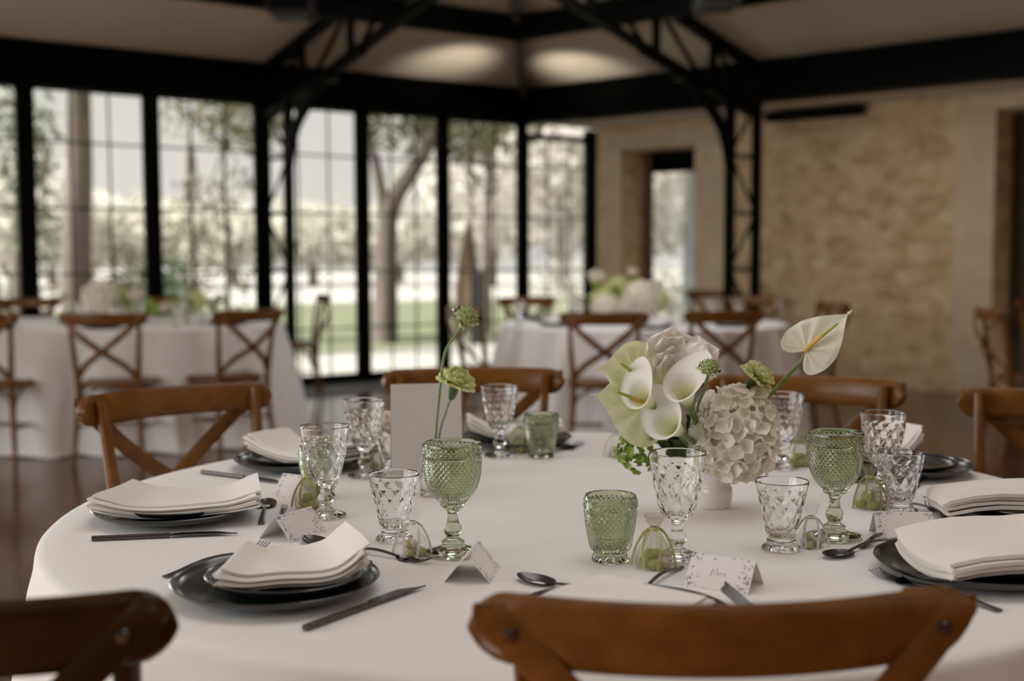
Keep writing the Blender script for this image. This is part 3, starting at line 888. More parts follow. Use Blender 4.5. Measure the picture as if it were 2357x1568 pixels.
# ---- wedding favour: sugared almonds in a tied scrap of tulle
def make_favour(green=True, n=6, seed=5, h=.062):
    k = Kit('almond_favor', 'favor'); R = random.Random(seed)
    for i in range(n):
        a = 2.4 * i + R.uniform(-.3, .3); r = .0 if i == n - 1 else .014
        lv = 0 if i < n - 2 else 1
        c = V((r * math.cos(a) * (1 - .5 * lv), r * math.sin(a) * (1 - .5 * lv), .0075 + .0125 * lv)); q = R.uniform(0, PI)
        X = V((math.cos(q), math.sin(q), 0)); Y = V((-math.sin(q), math.cos(q), 0))
        mb = MB(); mb.ball(c, (.0125, .0075, .0072), 14, 9, X, Y)
        g = (i % 2 == 0) if not green else (i % 3 != 0)
        k.part('almond', mb, 'almond_green' if g else 'almond_white', label='%s sugared almond' % ('green' if g else 'white'))
    mb = MB()
    pr = spline([(.003, .0005), (.022, .001), (.027, .008), (.024, .022), (.014, .040), (.0055, .055), (.0065, .059), (.011, .067), (.015, h + .014)], 4)
    mb.lathe([(r, z, min(1, r / .02)) for r, z in pr], 40, lambda th, z: .0022 * math.sin(7 * th + z * 90) + .0012 * math.sin(13 * th))
    k.part('tulle_wrap', mb, 'tulle_green' if green else 'tulle_white')
    mb = MB(); mb.lathe([(.0062, .053), (.0082, .054), (.0082, .0575), (.0062, .0585)], 18)
    for s in (-1, 1):
        mb.sweep(spline([(s * .006, .003, .056), (s * .016, .002, .048), (s * .026, -.002, .030), (s * .031, -.004, .012), (s * .032, -.004, .002)], 5), .0022, .0004, V((0, 1, 0)), 6)
        mb.sweep(spline([(s * .004, -.004, .056), (s * .010, -.010, .050), (s * .013, -.016, .030), (s * .011, -.020, .012), (s * .010, -.022, .002)], 5), .0022, .0004, V((0, 1, 0.2)), 6)
    k.part('ribbon', mb, 'ribbon' if green else 'white_ribbon')
    return k
FAV_G, FAV_W = make_favour(True), make_favour(False, 6, 9, .07)

# ---- cloth over a table
def make_cloth(rx, ry, seed=1, e=2.0, folds=22, n=260, fa=.030):
    k = Kit('tablecloth', 'tablecloth'); R = random.Random(seed)
    ph = [R.uniform(0, 6) for _ in range(5)]
    def base(th):
        c, s = math.cos(th), math.sin(th)
        return V((rx * math.copysign(abs(c) ** (2 / e), c), ry * math.copysign(abs(s) ** (2 / e), s), 0))
    def wave(th, q):
        a = math.sin(folds * th + ph[0] + .9 * math.sin(3 * th + ph[1])) + .45 * math.sin(folds * 1.7 * th + ph[2])
        return a * q
    rows = [(0.0, 0, .75), (.4, 0, .75), (.8, 0, .75), (.95, 0, .75), (.985, 0, .7496), (.996, 0, .7475), (1.001, .0, .743), (1.003, .01, .735), (1.005, .1, .71), (1.01, .3, .66), (1.02, .55, .56), (1.035, .8, .40), (1.05, 1, .22), (1.065, 1.1, .08), (1.07, 1.15, .012), (1.10, 1.2, .004)]
    P = [V((0, 0, .75))]; F = []
    for s, q, z in rows[1:]:
        for i in range(n):
            th = 2 * PI * i / n; b = base(th)
            N = b.normalized()
            P.append(b * s + N * (wave(th, q * fa) + .02 * q) + V((0, 0, z + (0.004 if z < .02 else 0) * (1 + math.sin(th * 40)))))
    for i in range(n): F.append((0, 1 + i, 1 + (i + 1) % n))
    for r in range(len(rows) - 2):
        for i in range(n):
            j = (i + 1) % n; F.append((1 + r * n + i, 1 + (r + 1) * n + i, 1 + (r + 1) * n + j, 1 + r * n + j))
    F = [f[::-1] if len(f) == 4 else f for f in F]
    mb = MB(); mb.add(P, [f[::-1] if len(f) == 4 else f for f in F]); k.part('tablecloth', mb, 'cloth'); return k

# ------------------------------------------------------------------ flowers (local +Y = axis, +Z = face)
def petal_mb(mb, O, A, N, L, W, cup=.25, tip=.0, ruff=0, nu=6, nv=6, seed=0):
    O = V(O); M = frame(O, A, N); R = random.Random(seed); ph = R.uniform(0, 6)
    def f(u, v):
        x = (2 * u - 1); w = W * max(.10, math.sqrt(max(0, 1 - (1 - 2 * (.06 + .92 * v ** .8)) ** 2)))
        y = v * L - .12 * L * x * x * v
        z = cup * L * (v * v * .6 + .8 * x * x * (.3 + v * .5)) + ruff * math.sin(ph + x * 9) * v * v + tip * v ** 4 * L
        return M @ V((x * w, y, z))
    return mb.grid(f, nu, nv)

def make_hydrangea(rx, rz, n=150, seed=3, fs=.0115, mat='hydrangea_petal'):
    k = Kit('hydrangea', 'flower'); R = random.Random(seed); mb = MB()
    mb2 = MB(); mb2.ball((0, 0, 0), (rx * .84, rx * .84, rz * .84), 16, 12)
    for i in range(n):
        z = 1 - 2 * (i + .5) / n; r = math.sqrt(1 - z * z); a = i * 2.39996
        N = V((r * math.cos(a), r * math.sin(a), z)); c = V((N.x * rx, N.y * rx, N.z * rz)) * R.uniform(.90, 1.03)
        N = (N + V((R.uniform(-.55, .55), R.uniform(-.55, .55), R.uniform(-.4, .6)))).normalized()
        T = N.orthogonal().normalized(); B = N.cross(T); q0 = R.uniform(0, PI); s = fs * R.uniform(.8, 1.15)
        for j in range(4):
            q = q0 + j * PI / 2; A = T * math.cos(q) + B * math.sin(q)
            petal_mb(mb, c, A + N * R.uniform(.1, .5), N - A * .3, s * R.uniform(1.1, 1.35), s * .74, .25, 0, .0008, 4, 5, i * 4 + j)
    k.part('florets', mb, mat)
    k.part('flower_core', mb2, mat)
    return k

def make_calla(L=.075, R0=.031, stem=.10, bend=(0, 0), seed=1):
    """stem joint at origin, funnel opens along +Y, the long lip on +Z"""
    k = Kit('calla_lily', 'flower'); mb = MB()
    def f(u, v):
        th = 2 * PI * u; lip = .5 + .5 * math.cos(th)         # th=0 -> +Z lip
        r = .0055 + (R0 - .0055) * v ** 1.25 + R0 * .32 * sm(.75, 1, v) * (.35 + .75 * lip)
        y = L * v * (.74 + .34 * lip * v) - L * .10 * sm(.8, 1, v) * (1 - lip * .6)
        ang = th + .25 * math.sin(th)
        return V((r * math.sin(ang) * (1 - .15 * lip * v), y, r * math.cos(ang) + R0 * .25 * v * v + R0 * .5 * lip ** 6 * sm(.8, 1, v)))
    mb.grid(f, 40, 22, True); k.part('spathe', mb, 'calla_white')
    mb = MB(); mb.sweep(spline([(0, .012, 0), (0, -.005, 0), (bend[0] * .4, -stem * .45, bend[1] * .4), (bend[0], -stem, bend[1])], 6), lambda t: .0062 - .001 * t, lambda t: .0062 - .001 * t, Z3, 12); k.part('stem', mb, 'stem_green')
    return k

def make_anthurium(L=.14, W=.105, mat='ivory_spathe', stem_pts=None, fold=.35):
    """spadix root at origin; tip along +Y; face +Z"""
    k = Kit('anthurium', 'flower'); mb = MB(); n = 72
    def heart(t):
        x = 16 * math.sin(t) ** 3; y = 13 * math.cos(t) - 5 * math.cos(2 * t) - 2 * math.cos(3 * t) - math.cos(4 * t)
        q = x / 16; q = math.copysign(abs(q) ** .72, q); return q * W / 2, (5.2 - y) / 22.5 * L        # tip at +y, notch near 0
    def f(u, v):
        x, y = heart(2 * PI * u)
        r = v; X = x * r; Y = y * r
        tip = sm(.8, 1.0, Y / (L * .98)); X *= (1 - .25 * tip)
        a = math.atan2(X, Y); rr = math.hypot(X, Y) / L
        z = fold * abs(X) ** 1.15 * 2 ** 0 - .10 * L * (Y / L) ** 2 + .0026 * math.sin(a * 11) * math.sin(PI * min(1, rr * 1.15)) * (1 if rr > .08 else rr / .08)
        z += .006 * sm(.85, 1, v) * (1 - tip) * math.cos(3 * a)
        return V((X, Y, z))
    mb.grid(f, n, 16, True); k.part('spathe', mb, mat)
    mb = MB(); mb.sweep(spline([(0, -.003, .001), (.0, .016, .012), (.002, .034, .020)], 5), lambda t: .0042 - .0006 * t, lambda t: .0042 - .0006 * t, Z3, 12); k.part('spadix', mb, 'spadix', label='yellow lower half of the spadix')
    mb = MB(); mb.sweep(spline([(.002, .034, .020), (.004, .05, .027), (.006, .068, .034)], 5), lambda t: .0036 - .0016 * t, lambda t: .0036 - .0016 * t, Z3, 12); k.part('spadix_tip', mb, 'spadix_green', label='green tip of the spadix')
    mb = MB(); mb.sweep([(0, L * .97, -.1 * L), (0, L * 1.02, -.105 * L), (0, L * 1.08, -.10 * L)], lambda t: .0035 * (1 - t) + .0003, .0008, Z3, 6); k.part('tip', mb, 'cream_petal')
    if stem_pts:
        mb = MB(); mb.sweep(spline(stem_pts, 6), .0034, .0034, V((1, 0, 0)), 10); k.part('stem', mb, 'stem_green')
    return k

def make_carnation(r=.028, stem=.09, seed=2):
    k = Kit('carnation', 'flower'); R = random.Random(seed); mb = MB()
    for ring, (m, tilt, l) in enumerate(((5, .25, .8), (8, .65, .95), (10, 1.05, 1.0), (11, 1.45, 1.0))):
        for j in range(m):
            q = 2 * PI * (j + R.uniform(-.3, .3)) / m + ring; t = tilt + R.uniform(-.15, .15)
            A = V((math.sin(t) * math.cos(q), math.cos(t), math.sin(t) * math.sin(q)))
            N = V((-math.cos(t) * math.cos(q), math.sin(t), -math.cos(t) * math.sin(q)))
            petal_mb(mb, (0, .004, 0), A, N, r * l, r * .48, .12, 0, .0032, 10, 6, seed * 50 + ring * 12 + j)
    k.part('petals', mb, 'carnation_lime')
    mb = MB(); M = Matrix.Rotation(-PI / 2, 4, 'X')
    mb.lathe(spline([(.0, -.026), (.005, -.024), (.0085, -.012), (.010, .0), (.0115, .006)], 4) + [(.009, .004), (0, .002)], 16, M=M); k.part('calyx', mb, 'dark_leaf')
    mb = MB(); mb.sweep(spline([(0, -.022, 0), (.002, -stem * .5, .003), (0, -stem, 0)], 5), .0021, .0021, Z3, 8); k.part('stem', mb, 'stem_green')
    return k

def make_pod(r=.016, stem=None, seed=4):
    """scabiosa seed head, +Y up the stem axis"""
    k = Kit('scabiosa_pod', 'flower'); R = random.Random(seed); mb = MB()
    mb.ball((0, 0, 0), r * .78, 20, 14)
    n = 70
    for i in range(n):
        z = 1 - 2 * (i + .5) / n
        if z < -.75: continue
        a = i * 2.39996; q = math.sqrt(1 - z * z); N = V((q * math.cos(a), z, q * math.sin(a)))
        T = N.orthogonal().normalized(); B = N.cross(T); s = r * .17
        c = N * r * .72
        mb.add([c + T * s, c + B * s, c - T * s, c - B * s, c + N * r * .30], [(0, 1, 4), (1, 2, 4), (2, 3, 4), (3, 0, 4)])
    k.part('seed_head', mb, 'pod_green')
    mb = MB()
    for j in range(10):
        q = 2 * PI * j / 10 + R.uniform(-.2, .2); t = R.uniform(1.2, 1.75)
        A = V((math.sin(t) * math.cos(q), math.cos(t), math.sin(t) * math.sin(q))); N = V((-math.cos(t) * math.cos(q), math.sin(t), -math.cos(t) * math.sin(q)))
        petal_mb(mb, (0, -r * .55, 0), A, N, r * R.uniform(1.1, 1.5), r * .30, .15, .1, .001, 4, 4, j)
    k.part('bracts', mb, 'lime_spathe')
    mb = MB()
    for j in range(3):
        q = R.uniform(0, 6.28); mb.ball((r * 1.05 * math.cos(q), r * R.uniform(-.2, .5), r * 1.05 * math.sin(q)), (r * .09, r * .22, r * .09), 8, 6)
    k.part('stamens', mb, 'seed_black')
    if stem:
        mb = MB(); mb.sweep(spline(stem, 7), .0026, .0026, V((0, 0, 1)), 10); k.part('stem', mb, 'stem_green')
    return k

def make_rose(r=.035, seed=6, mat='cream_petal', open_=1.0):
    k = Kit('white_rose', 'flower'); R = random.Random(seed); mb = MB()
    for ring, (m, tilt, l) in enumerate(((3, .12, .75), (4, .35, .9), (5, .62, 1.0), (6, .95, 1.08))):
        for j in range(m):
            q = 2 * PI * j / m + ring * .8 + R.uniform(-.2, .2); t = tilt * open_ + R.uniform(-.08, .08)
            A = V((math.sin(t) * math.cos(q), math.cos(t), math.sin(t) * math.sin(q))); N = V((-math.cos(t) * math.cos(q), math.sin(t), -math.cos(t) * math.sin(q)))
            petal_mb(mb, (0, 0, 0), A, N, r * l * 1.2, r * .68, .28, -.10, .001, 8, 7, ring * 9 + j)
    k.part('petals', mb, mat)
    mb = MB(); M = Matrix.Rotation(-PI / 2, 4, 'X'); mb.lathe([(0, -r * .5), (r * .12, -r * .45), (r * .2, -r * .1), (r * .24, r * .1), (0, r * .12)], 12, M=M); k.part('calyx', mb, 'stem_green')
    return k

def make_orchid(s=.05, seed=8):
    k = Kit('white_orchid', 'flower'); R = random.Random(seed); mb = MB()
    for q, l, w, f in ((1.57, 1.0, .60, .30), (.55, .95, .66, .2), (2.6, .95, .66, .2), (-.6, .8, .5, .2), (-2.5, .8, .5, .2), (1.1, .85, .5, .6), (2.1, .85, .5, .6)):
        A = V((math.cos(q), math.sin(q), f)); petal_mb(mb, (0, 0, 0), A, V((-f * math.cos(q), -f * math.sin(q), 1)), s * l, s * w, .10, -.05, .0035, 10, 8, int(q * 10))
    k.part('petals', mb, 'white_petal')
    mb = MB(); mb.grid(lambda u, v: V(((.3 + .5 * v) * s * .35 * math.sin(PI * (u - .5) * 1.6), -.1 * s - v * s * .25, .12 * s + s * .35 * math.cos(PI * (u - .5) * 1.6) * (.5 + .4 * v) + .004 * math.sin(u * 25) * v)), 20, 8); k.part('lip', mb, 'cream_petal')
    return k

def make_viburnum(rx=.036, rz=.05, seed=3):
    k = Kit('green_viburnum', 'flower'); R = random.Random(seed); mb = MB()
    for i in range(70):
        p = V((R.gauss(0, .5), R.gauss(0, .5), R.gauss(0, .5)))
        if p.length > 1: p = p.normalized()
        c = V((p.x * rx, p.y * rx, p.z * rz)); N = (p + V((0, -.2, .2))).normalized(); T = N.orthogonal().normalized(); B = N.cross(T); s = R.uniform(.007, .0105)
        for j in range(5):
            q = j * 2 * PI / 5 + i; A = T * math.cos(q) + B * math.sin(q); petal_mb(mb, c, A + N * .3, N - A * .3, s, s * .55, .2, 0, 0, 3, 3, i)
    k.part('florets', mb, 'viburnum_green')
    mb = MB(); mb.sweep([(0, 0, 0), (.02, .015, .004), (.05, .03, .01)], .002, .002, Z3, 8); k.part('stem', mb, 'stem_green')
    return k
# ------------------------------------------------------------------ the near table
TC = V((0.118, 2.105, 0))
tcl = make_cloth(.90, .90, 3)
tcl.single(TC, 0, 'white cloth over the big round table in the foreground')

def put(kit, px, py, label, group=None, rz=None, z=.7505, scale=1):
    p = on_z(px, py, z)
    return kit.single(p, rnd.uniform(0, 6) if rz is None else rz, label, group, scale)

S = {   # charger rim centres as seen
    'S1': (636, 1328, 'nearest the dark chair at the lower left'), 'S2': (403, 1163, 'at the left edge of the near table'),
    'S3': (690, 1052, 'in front of the left far-side chair'), 'S4': (1183, 1004, 'at the far side behind the menu card'),
    'S6': (2080, 1064, 'by the far right chair'), 'S7': (2368, 1166, 'cut by the right frame edge'), 'S8': (2245, 1288, 'at the lower right, behind the foreground rail'),
    'S9': (1432, 1415, 'right behind the foreground chair rail')}
SP = {}
for kx, (px, py, w) in S.items():
    p = on_z(px, py, .771); SP[kx] = p
    CHARGER.single(V((p.x, p.y, .7502)), rnd.uniform(0, 6), 'dark dinner plate %s' % w, 'dinner plates on the near table')
for kx, off in (('S1', (.012, .012)), ('S2', (.004, .006)), ('S3', (0, .004)), ('S4', (0, 0)), ('S6', (0, .004)), ('S7', (.004, .006)), ('S8', (.03, .012)), ('S9', (.0, -.004))):
    p = SP[kx]
    SIDE.single(V((p.x + off[0], p.y + off[1], .7502 + .0074)), rnd.uniform(0, 6), 'smaller dark plate on the dinner plate %s' % S[kx][2], 'smaller plates on the near table')

def napkin(FL, FR, W, label, lift=(.02, .03), z=.772, seed=1, layers=6, curl=0, zoff=.0, fan=1.0, taper=0):
    a, b = on_z(*FL, z), on_z(*FR, z); d = (b - a); d.z = 0; L = d.length; d.normalize(); n = V((-d.y, d.x, 0))
    c = (a + b) / 2 + n * (W / 2)
    k = make_napkin(L * 1.03, W, lift, layers, curl, 0, seed, fan, taper)
    return k.single(V((c.x, c.y, .7660 + zoff)), math.atan2(d.y, d.x), label, 'folded napkins on the near table')
napkin((505, 1354), (842, 1338), .140, 'folded cream napkin on the plates nearest the lower-left chair', (.002, .027), seed=2, curl=.004, fan=.8, taper=.28)
napkin((214, 1188), (592, 1182), .150, 'folded cream napkin on the plates at the left table edge', (.011, .017), seed=5, curl=.002, fan=.7, taper=.2)
napkin((566, 1045), (775, 1072), .120, 'folded cream napkin on the plates by the left far-side chair', (.018, .014), seed=7)
napkin((1085, 1006), (1292, 1003), .110, 'folded napkin on the far plates behind the clear stemmed glass', (.018, .010), seed=9)
napkin((1975, 1066), (2122, 1050), .10, 'folded napkin standing up on the far right plates', (.012, .040), seed=12)
def rolled(NL_, L, W, yaw, label, seed, t, lift):
    """fold toward the left of the picture: local -Y turned to -X"""
    p = on_z(*NL_, .772); k = make_napkin(L, W, lift, 4, .004, -.013, seed, .2, .06, t, True); a = math.radians(yaw)
    c = V((p.x, p.y, 0)) + V((math.cos(a), math.sin(a), 0)) * (W / 2) + V((-math.sin(a), math.cos(a), 0)) * (L / 2)
    return k.single(V((c.x, c.y, .7755)), a - PI / 2, label, 'folded napkins on the near table')
rolled((2178, 1180), .115, .24, -8, 'rolled-edge napkin on the plates cut by the right edge', 14, .0062, (.008, .004))
rolled((2186, 1338), .185, .22, 3, 'folded napkin on the plates above the foreground rail at right', 16, .0062, (.012, .004))
k = make_napkin(.172, .160, (.008, .003), 4, 0, 0, 21, .1); p = SP['S9'] + V((-.012, .0, 0))
k.single(V((p.x, p.y, .7720)), math.radians(45), 'folded napkin whose corner points away from the foreground chair', 'folded napkins on the near table')

def cutlery(kit, h, t, label, L, anchor='t', grp='dark cutlery on the near table', z=.7504):
    a, b = on_z(*h, .753), on_z(*t, .753); d = b - a; d.z = 0; d.normalize()
    o = b - d * L if anchor == 't' else a
    return kit.place(V((o.x, o.y, z)), math.atan2(-d.x, d.y), label, grp)
G1 = 'gunmetal '
cutlery(KNIFE, (702, 1448), (975, 1350), G1 + 'knife right of the nearest left plates, tip toward the goblet', .222, 'h')
cutlery(KNIFE, (212, 1242), (550, 1228), G1 + 'knife in front of the left-edge plates', .222, 'h')
cutlery(KNIFE, (465, 1088), (650, 1112), G1 + 'knife in front of the plates by the left far-side chair', .222, 'h')
cutlery(KNIFE, (2470, 1272), (2228, 1240), G1 + 'knife behind the lower-right napkin', .222)
cutlery(KNIFE, (2400, 1160), (2124, 1147), G1 + 'knife whose tip points left under the right-edge plates', .222)
cutlery(FORK, (380, 1327), (666, 1238), G1 + 'fork left of the nearest left plates, tines behind the napkin', .205, 'h')
cutlery(FORK, (2302, 1405), (1966, 1305), G1 + 'fork in front of the lower-right plates', .205, 'h')
cutlery(FORK, (2480, 1228), (2240, 1192), G1 + 'fork in front of the right-edge plates', .205)
cutlery(SPOON, (905, 1314), (706, 1240), G1 + 'dessert spoon behind the nearest left napkin', .185, 't')
cutlery(DFORK, (840, 1270), (986, 1296), G1 + 'dessert fork with tines toward the green goblet', .165)
cutlery(SPOON, (601, 1205), (622, 1130), G1 + 'dessert spoon beyond the left-edge plates', .150, 'h')
cutlery(DFORK, (655, 1163), (640, 1235), G1 + 'dessert fork behind the tent card at left', .165, 'h')
cutlery(SPOON, (2062, 1240), (1902, 1284), G1 + 'dessert spoon left of the lower-right plates', .185)
cutlery(DFORK, (1932, 1286), (2068, 1214), G1 + 'dessert fork lying across the lower-right dessert spoon', .165)
cutlery(DFORK, (2184, 1207), (2112, 1132), G1 + 'dessert fork below the short glass at right', .165, 'h')
cutlery(SPOON, (2090, 1165), (2246, 1192), G1 + 'dessert spoon beside the right-edge plates', .185)
cutlery(SPOON, (2012, 1118), (1950, 1098), G1 + 'spoon lying left of the far right plates', .185)
cutlery(DFORK, (2165, 1098), (2110, 1117), G1 + 'dessert fork below the far right plates', .165, 'h')
cutlery(FORK, (1270, 1043), (1338, 1022), G1 + 'fork right of the far green tumbler', .205)
cutlery(SPOON, (1255, 1018), (1318, 1034), G1 + 'spoon right of the far green tumbler, under the fork', .185)
cutlery(SPOON, (1300, 1352), (1197, 1328), G1 + 'dessert spoon left of the foreground place setting', .185)
cutlery(DFORK, (1567, 1304), (1455, 1370), G1 + 'dessert fork beside the middle tent card', .165, 'h')
cutlery(KNIFE, (1738, 1452), (1664, 1386), G1 + 'knife tip on the foreground plates', .222, z=.7745)

# glasses
put(STEM_G, 750, 1190, 'clear stemmed glass in front of the left green tumbler', 'clear stemmed glasses')
put(GREEN_T, 737, 1146, 'green hobnail tumbler half hidden behind a clear stemmed glass', 'green tumblers')
put(FOOT_T, 908, 1243, 'clear footed tumbler left of the green goblet', 'clear footed tumblers')
put(GOBLET, 1043, 1275, 'green hobnail goblet in front of the menu card', 'green goblets')
put(STEM_G, 840, 1098, 'clear stemmed glass left of the menu card', 'clear stemmed glasses')
put(FOOT_T, 907, 1082, 'clear tumbler mostly hidden behind the menu card', 'clear footed tumblers')
put(STEM_G, 1150, 1050, 'clear stemmed glass at the far side, left of the far green tumbler', 'clear stemmed glasses')
put(GREEN_T, 1246, 1052, 'green hobnail tumbler at the far side of the near table', 'green tumblers')
put(GREEN_T, 1405, 1290, 'green hobnail tumbler in front of the foreground setting', 'green tumblers', rz=.2)
put(STEM_G, 1558, 1285, 'clear stemmed glass in front of the flower vase', 'clear stemmed glasses')
put(FOOT_T, 1798, 1265, 'clear footed tumbler right of the flower vase', 'clear footed tumblers')
put(GOBLET, 1920, 1238, 'green hobnail goblet right of the flowers', 'green goblets')
put(STEM_G, 1803, 1078, 'clear stemmed glass behind the hydrangea', 'clear stemmed glasses')
put(STEM_G, 2030, 1143, 'clear stemmed glass at right, behind the short tumbler', 'clear stemmed glasses')
put(FOOT_T, 2072, 1178, 'clear footed tumbler above the right-hand tent card', 'clear footed tumblers')
put(GREEN_T, 1913, 1108, 'green tumbler hidden behind the right green goblet', 'green tumblers')

# favours
def fav(kit, px, py, label, s=1): 
    return kit.place(on_z(px, py, .7504), rnd.uniform(-.4, .4), label, 'almond favors on the near table', s)
fav(FAV_G, 714, 1170, 'green tulle favor left of the front left stemmed glass')
fav(FAV_G, 846, 1079, 'green tulle favor behind the stemmed glass by the menu card')
fav(FAV_G, 1196, 1041, 'green tulle favor left of the far green tumbler')
fav(FAV_G, 1506, 1306, 'green tulle favor between the green tumbler and stemmed glass')
fav(FAV_G, 1842, 1072, 'green tulle favor behind the right green goblet')
fav(FAV_G, 2001, 1170, 'green tulle favor left of the right footed tumbler')
fav(FAV_W, 950, 1280, 'white tulle favor left of the goblet foot', .9)
fav(FAV_W, 1866, 1259, 'white tulle favor left of the right goblet foot', .82)
fav(FAV_W, 1418, 1052, 'white tulle favor alone beyond the green viburnum', .9)

# place cards
def card(kit, L, R, label, w=None):
    a, b = on_z(*L, .788), on_z(*R, .788); d = b - a; d.z = 0; d.normalize(); c = (a + b) / 2
    return kit.place(V((c.x, c.y, .7503)), math.atan2(d.y, d.x), label, 'tent place cards')
card(CARD_PLAIN, (632, 1190), (716, 1166), 'white tent card beyond the left-edge plates')
card(CARD, (1598, 1274), (1736, 1292), 'white tent card with grey script in front of the vase')
card(CARD_PLAIN, (2014, 1178), (2142, 1180), 'white tent card behind the lower-right napkin')
card(CARD_PLAIN, (652, 1090), (738, 1100), 'white tent card left of the half-hidden green tumbler')
CARD_PLAIN.place(on_z(1088, 1322, .7503), math.radians(82), 'white tent card seen end-on by the foreground rail', 'tent place cards')

# menu card
def menu():
    k = Kit('menu_card', 'card'); w, h, t = .140, .192, .0008
    mb = MB(); mb.box((0, .0, h / 2), (w / 2, t, h / 2)); k.part('front_panel', mb, 'menu_paper', smooth=False)
    mb = MB(); mb.bar((0, .002, h * .98), (0, .055, h * .05), w, t * 2, V((0, 1, 0))); k.part('back_panel', mb, 'menu_paper', smooth=False)
    p = on_z(984, 1106, .7503)
    M = Matrix.Translation(p) @ Matrix.Rotation(math.radians(10), 4, 'Z') @ Matrix.Rotation(math.radians(-4), 4, 'X')
    k.place(None, 0, 'tall plain white menu card standing behind the goblet', M=M)
menu()
# bud vase with two stems
def bud():
    p = on_z(999, 1140, .7503)
    k = Kit('bud_vase', 'vase'); mb = MB()
    o = spline([(0, .004), (.018, .002), (.024, 0), (.0255, .004), (.0245, .02), (.0235, .05), (.022, .075), (.0215, .094)], 8)
    i = spline([(.0195, .094), (.020, .07), (.0215, .04), (.0215, .012), (.015, .008), (0, .008)], 4)
    mb.lathe(amp(o, lambda r, z: .0010 * sm(.004, .012, z) * (1 - sm(.08, .09, z))) + [(.0212, .0965), (.0200, .0962)] + i, 96, lambda th, z: math.cos(th * 16))
    k.part('bud_vase', mb, 'clear_glass'); k.single(p, 0, 'small ribbed clear bud vase between goblet and menu card')
    y = p.y
    pod = at_y(1075, 730, y - .01); pts = [at_y(1000, 1100, y), at_y(1003, 1000, y), at_y(1012, 900, y), at_y(1024, 815, y - .004), at_y(1046, 775, y - .008), at_y(1062, 753, y - .01)]
    A = (pts[-1] - pts[-2]).normalized(); A = (A + V((.15, -.5, .25))).normalized()
    M = frame(pod, A, V((0, -1, .2))); I = M.inverted()
    kp = make_pod(.0235, [tuple(I @ q) for q in pts] + [tuple(I @ (pod - A * .012))], 4)
    kp.place(None, 0, 'tall scabiosa seed pod on a curved stem in the bud vase', M=M, group='flowers in the bud vase')
    c = at_y(1046, 892, y + .004); b = at_y(1030, 945, y + .004); A = c - b + V((0, -.012, 0)); M = frame(c, A, V((0, -1, 0)))
    I = M.inverted(); kc = make_carnation(.039, .03, 2)
    mb = MB(); mb.sweep(spline([tuple(I @ q) for q in (c - A.normalized() * .02, at_y(1028, 945, y + .004), at_y(1012, 1000, y + .003), at_y(1004, 1095, y + .002))], 6), .0018, .0018, Z3, 8)
    kc.parts = [q for q in kc.parts if q[0] != 'stem']; kc.part('stem', mb, 'stem_green')
    kc.place(None, 0, 'lime green carnation beside the menu card', M=M, group='flowers in the bud vase')
    r = at_y(903, 988, on_z(907, 1082, .75).y); k = make_rose(.034, 5)
    M = frame(r, V((-.25, -.45, .8)), V((0, -1, 0))); k.place(None, 0, 'cream rose peeking out left of the menu card', M=M)
bud()

